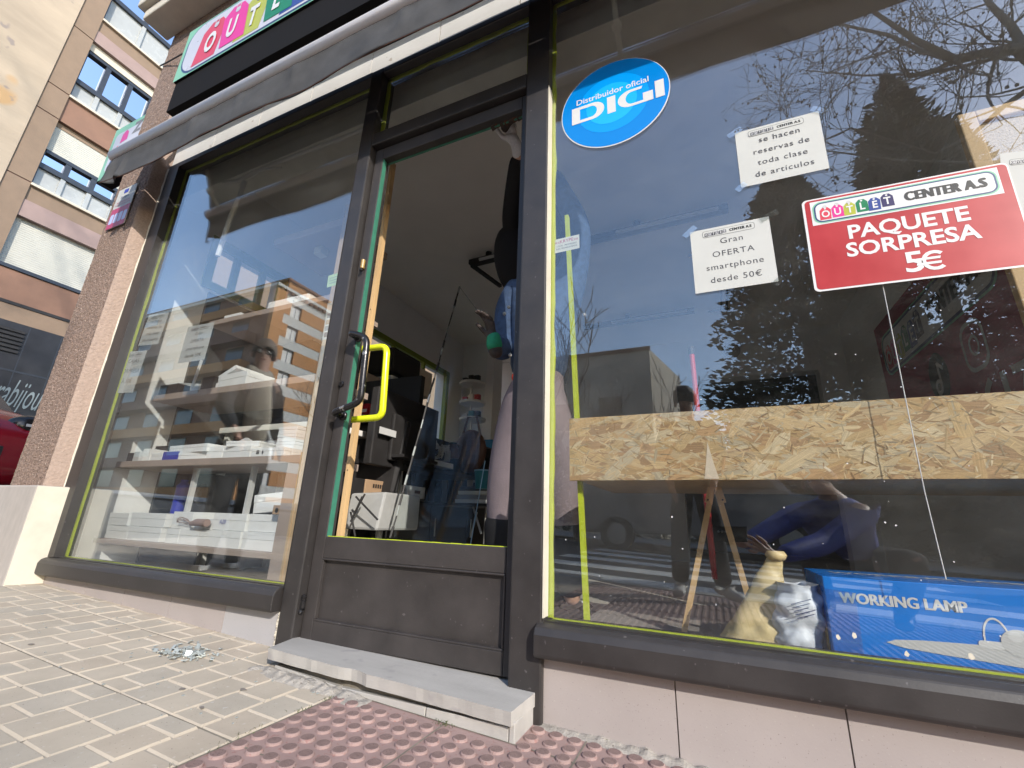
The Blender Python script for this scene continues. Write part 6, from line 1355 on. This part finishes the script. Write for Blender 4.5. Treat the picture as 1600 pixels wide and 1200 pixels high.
pts, ed = [(lp(el, wr_, .86), .035), (wr_, .034)], [(0, 1)]; hand_pts(pts, ed, wr_, J['hdL'], (-.7, -.2, -.1), (0, -.5, .5), 1.15, .35, 1); gl = skin('glove', pts, ed, m_glove, t)
pts, ed = [(wr_ + J['hdL'].normalized() * .07 + V((-.01, -.01, .012)), .034), (wr_ + J['hdL'].normalized() * .12 + V((-.01, -.02, .012)), .034)], [(0, 1)]
skin('glove_palm', pts, ed, m_glovek, gl)
t = thing('pane_remnant', at(790, 192, .03), 'dark dusty remnant of pane and putty clasped at the top corner of the doorway', 'debris'); b = MB()
for k in range(7): p = at(772 + k * 7, 196 - k * 2.5, .035); b.obox(p, (R.uniform(.008, .014), 0, .004), (0, .012, 0), (.003, 0, R.uniform(.008, .016)), m_brownbag if k % 2 else m_glovek)
b.build('fragments', t, bevel=.002)
# 3: passer-by mirrored in the left window
x, yy = -3.13, -.90; g0 = gz(x)
J = dict(pelvis=(x, yy, g0 + .90), chest=(x, yy, g0 + 1.24), neck=(x + .01, yy, g0 + 1.39), head=(x + .03, yy + .01, g0 + 1.53), shL=(x - .02, yy - .17, g0 + 1.33), shR=(x - .02, yy + .17, g0 + 1.33), elL=(x + .0, yy - .22, g0 + 1.07), elR=(x + .02, yy + .22, g0 + 1.07), wrL=(x + .12, yy - .19, g0 + .88), wrR=(x + .14, yy + .18, g0 + .9), hipL=(x, yy - .09, g0 + .84), hipR=(x, yy + .09, g0 + .84), knL=(x + .02, yy - .10, g0 + .48), knR=(x + .02, yy + .10, g0 + .48), anL=(x, yy - .10, g0 + .10), anR=(x, yy + .10, g0 + .10))
t, hd, face, upv, rt = figure('older person with glasses, beige fringed scarf and dark coat on the pavement', J, (.82, .62, -.06), None, top=m_coat, trousers=m_coat, shoes=m_mblack, hair=m_hair, sole=m_sole)
for s_ in (-1, 1):
    b = MB(); c = hd + face * .106 + rt * s_ * .032 + upv * .010; b.tube([c + (rt * math.cos(a) * .022 + upv * math.sin(a) * .018) for a in [q_ * math.pi / 7 for q_ in range(15)]], .003, m_mblack, 6); b.tube([c + rt * s_ * .022, c + rt * s_ * .055 - face * .10], .0025, m_mblack, 5); b.build('glasses', t)
pts = [(V(J['neck']) + V((.07, 0, .02)), (.07, .05)), (V(J['neck']) + V((.02, .10, -.01)), .06), (V(J['neck']) + V((-.07, 0, .02)), .06), (V(J['neck']) + V((.02, -.10, -.01)), .06), (V(J['chest']) + V((.14, .06, -.02)), (.085, .04)), (V(J['chest']) + V((.17, .05, -.26)), (.10, .035)), (V(J['chest']) + V((.16, .03, -.48)), (.05, .02))]
skin('scarf', pts, [(0, 1), (1, 2), (2, 3), (3, 0), (0, 4), (4, 5), (5, 6)], m_scarf, t)
skin('coat_skirt', [(V(J['pelvis']) + V((0, 0, .1)), (.19, .14)), (V(J['pelvis']) + V((.01, 0, -.16)), (.21, .16)), (V(J['pelvis']) + V((.01, 0, -.32)), (.22, .17))], [(0, 1), (1, 2)], m_coat, t)
# 4: dark figure with white trainers mirrored low in the right window
x, yy = -.13, -2.50; g0 = gz(x)
J = dict(pelvis=(x, yy, g0 + .86), chest=(x, yy, g0 + 1.18), neck=(x, yy + .01, g0 + 1.33), head=(x, yy + .03, g0 + 1.46), shL=(x - .17, yy, g0 + 1.27), shR=(x + .17, yy, g0 + 1.27), elL=(x - .22, yy + .02, g0 + 1.0), elR=(x + .22, yy + .02, g0 + 1.0), wrL=(x - .16, yy + .12, g0 + .82), wrR=(x + .16, yy + .12, g0 + .82), hipL=(x - .08, yy, g0 + .80), hipR=(x + .08, yy, g0 + .80), knL=(x - .11, yy + .02, g0 + .46), knR=(x + .12, yy + .02, g0 + .46), anL=(x - .14, yy, g0 + .10), anR=(x + .15, yy + .05, g0 + .10), toeR=(.8, .6, 0), toeL=(-.1, 1, 0))
figure('person in dark clothes and white trainers standing at the kerb ramp', J, (.3, -1, -.1), None, top=m_coat, trousers=m_coat, shoes=m_sole, hair=m_hairb)
# 5: the crouching photographer mirrored low in the right window
g0 = gz(.5)
J = dict(pelvis=(.76, -2.24, g0 + .36), chest=(.66, -2.0, g0 + .64), neck=(.62, -1.91, g0 + .73), head=(.57, -1.82, g0 + .80), shL=(.48, -1.92, g0 + .63), shR=(.78, -1.86, g0 + .63), elL=(.28, -1.68, g0 + .52), elR=(.50, -1.60, g0 + .46), wrL=(.12, -1.42, g0 + .44), wrR=(.26, -1.345, g0 + .40), hipL=(.68, -2.24, g0 + .34), hipR=(.86, -2.2, g0 + .34), knL=(.50, -2.02, g0 + .42), knR=(.96, -1.9, g0 + .40), anL=(.58, -2.26, g0 + .10), anR=(.94, -2.2, g0 + .10))
J['hdL'] = V((-.25, .75, .25)); J['hdR'] = V((-.70, .45, .35))
figure('crouching photographer in a bright blue jacket holding a phone out low', J, (-.3, .9, -.1), None, top=m_bjacket, trousers=m_coat, shoes=m_mblack, hair=m_hairb, curl=.18, palms={'L': (V((.8, 0, .2)), V((0, .3, 1))), 'R': (V((-.6, .3, 0)), V((0, -.2, 1)))})
ph = thing('phone', (.06, -1.29, .40), 'black phone held out sideways by the crouching photographer', 'phone')
cx_, cy_, cz_ = RM @ V((1, 0, 0)), RM @ V((0, 1, 0)), RM @ V((0, 0, 1)); c = CAM + cx_ * .065 - cy_ * .022 + cz_ * .016
b = MB(); b.obox(c, cx_ * .08, cy_ * .037, cz_ * .004, m_bblack); b.build('casing', ph, bevel=.003)
for k in range(3): b = MB(); b.lathe([(.006, -.0005), (.006, .002)], CAM + cx_ * (.018 * k + .012) + cz_ * .011 - cy_ * .012, m_chrome, 14, -cz_); b.build('lens', ph)
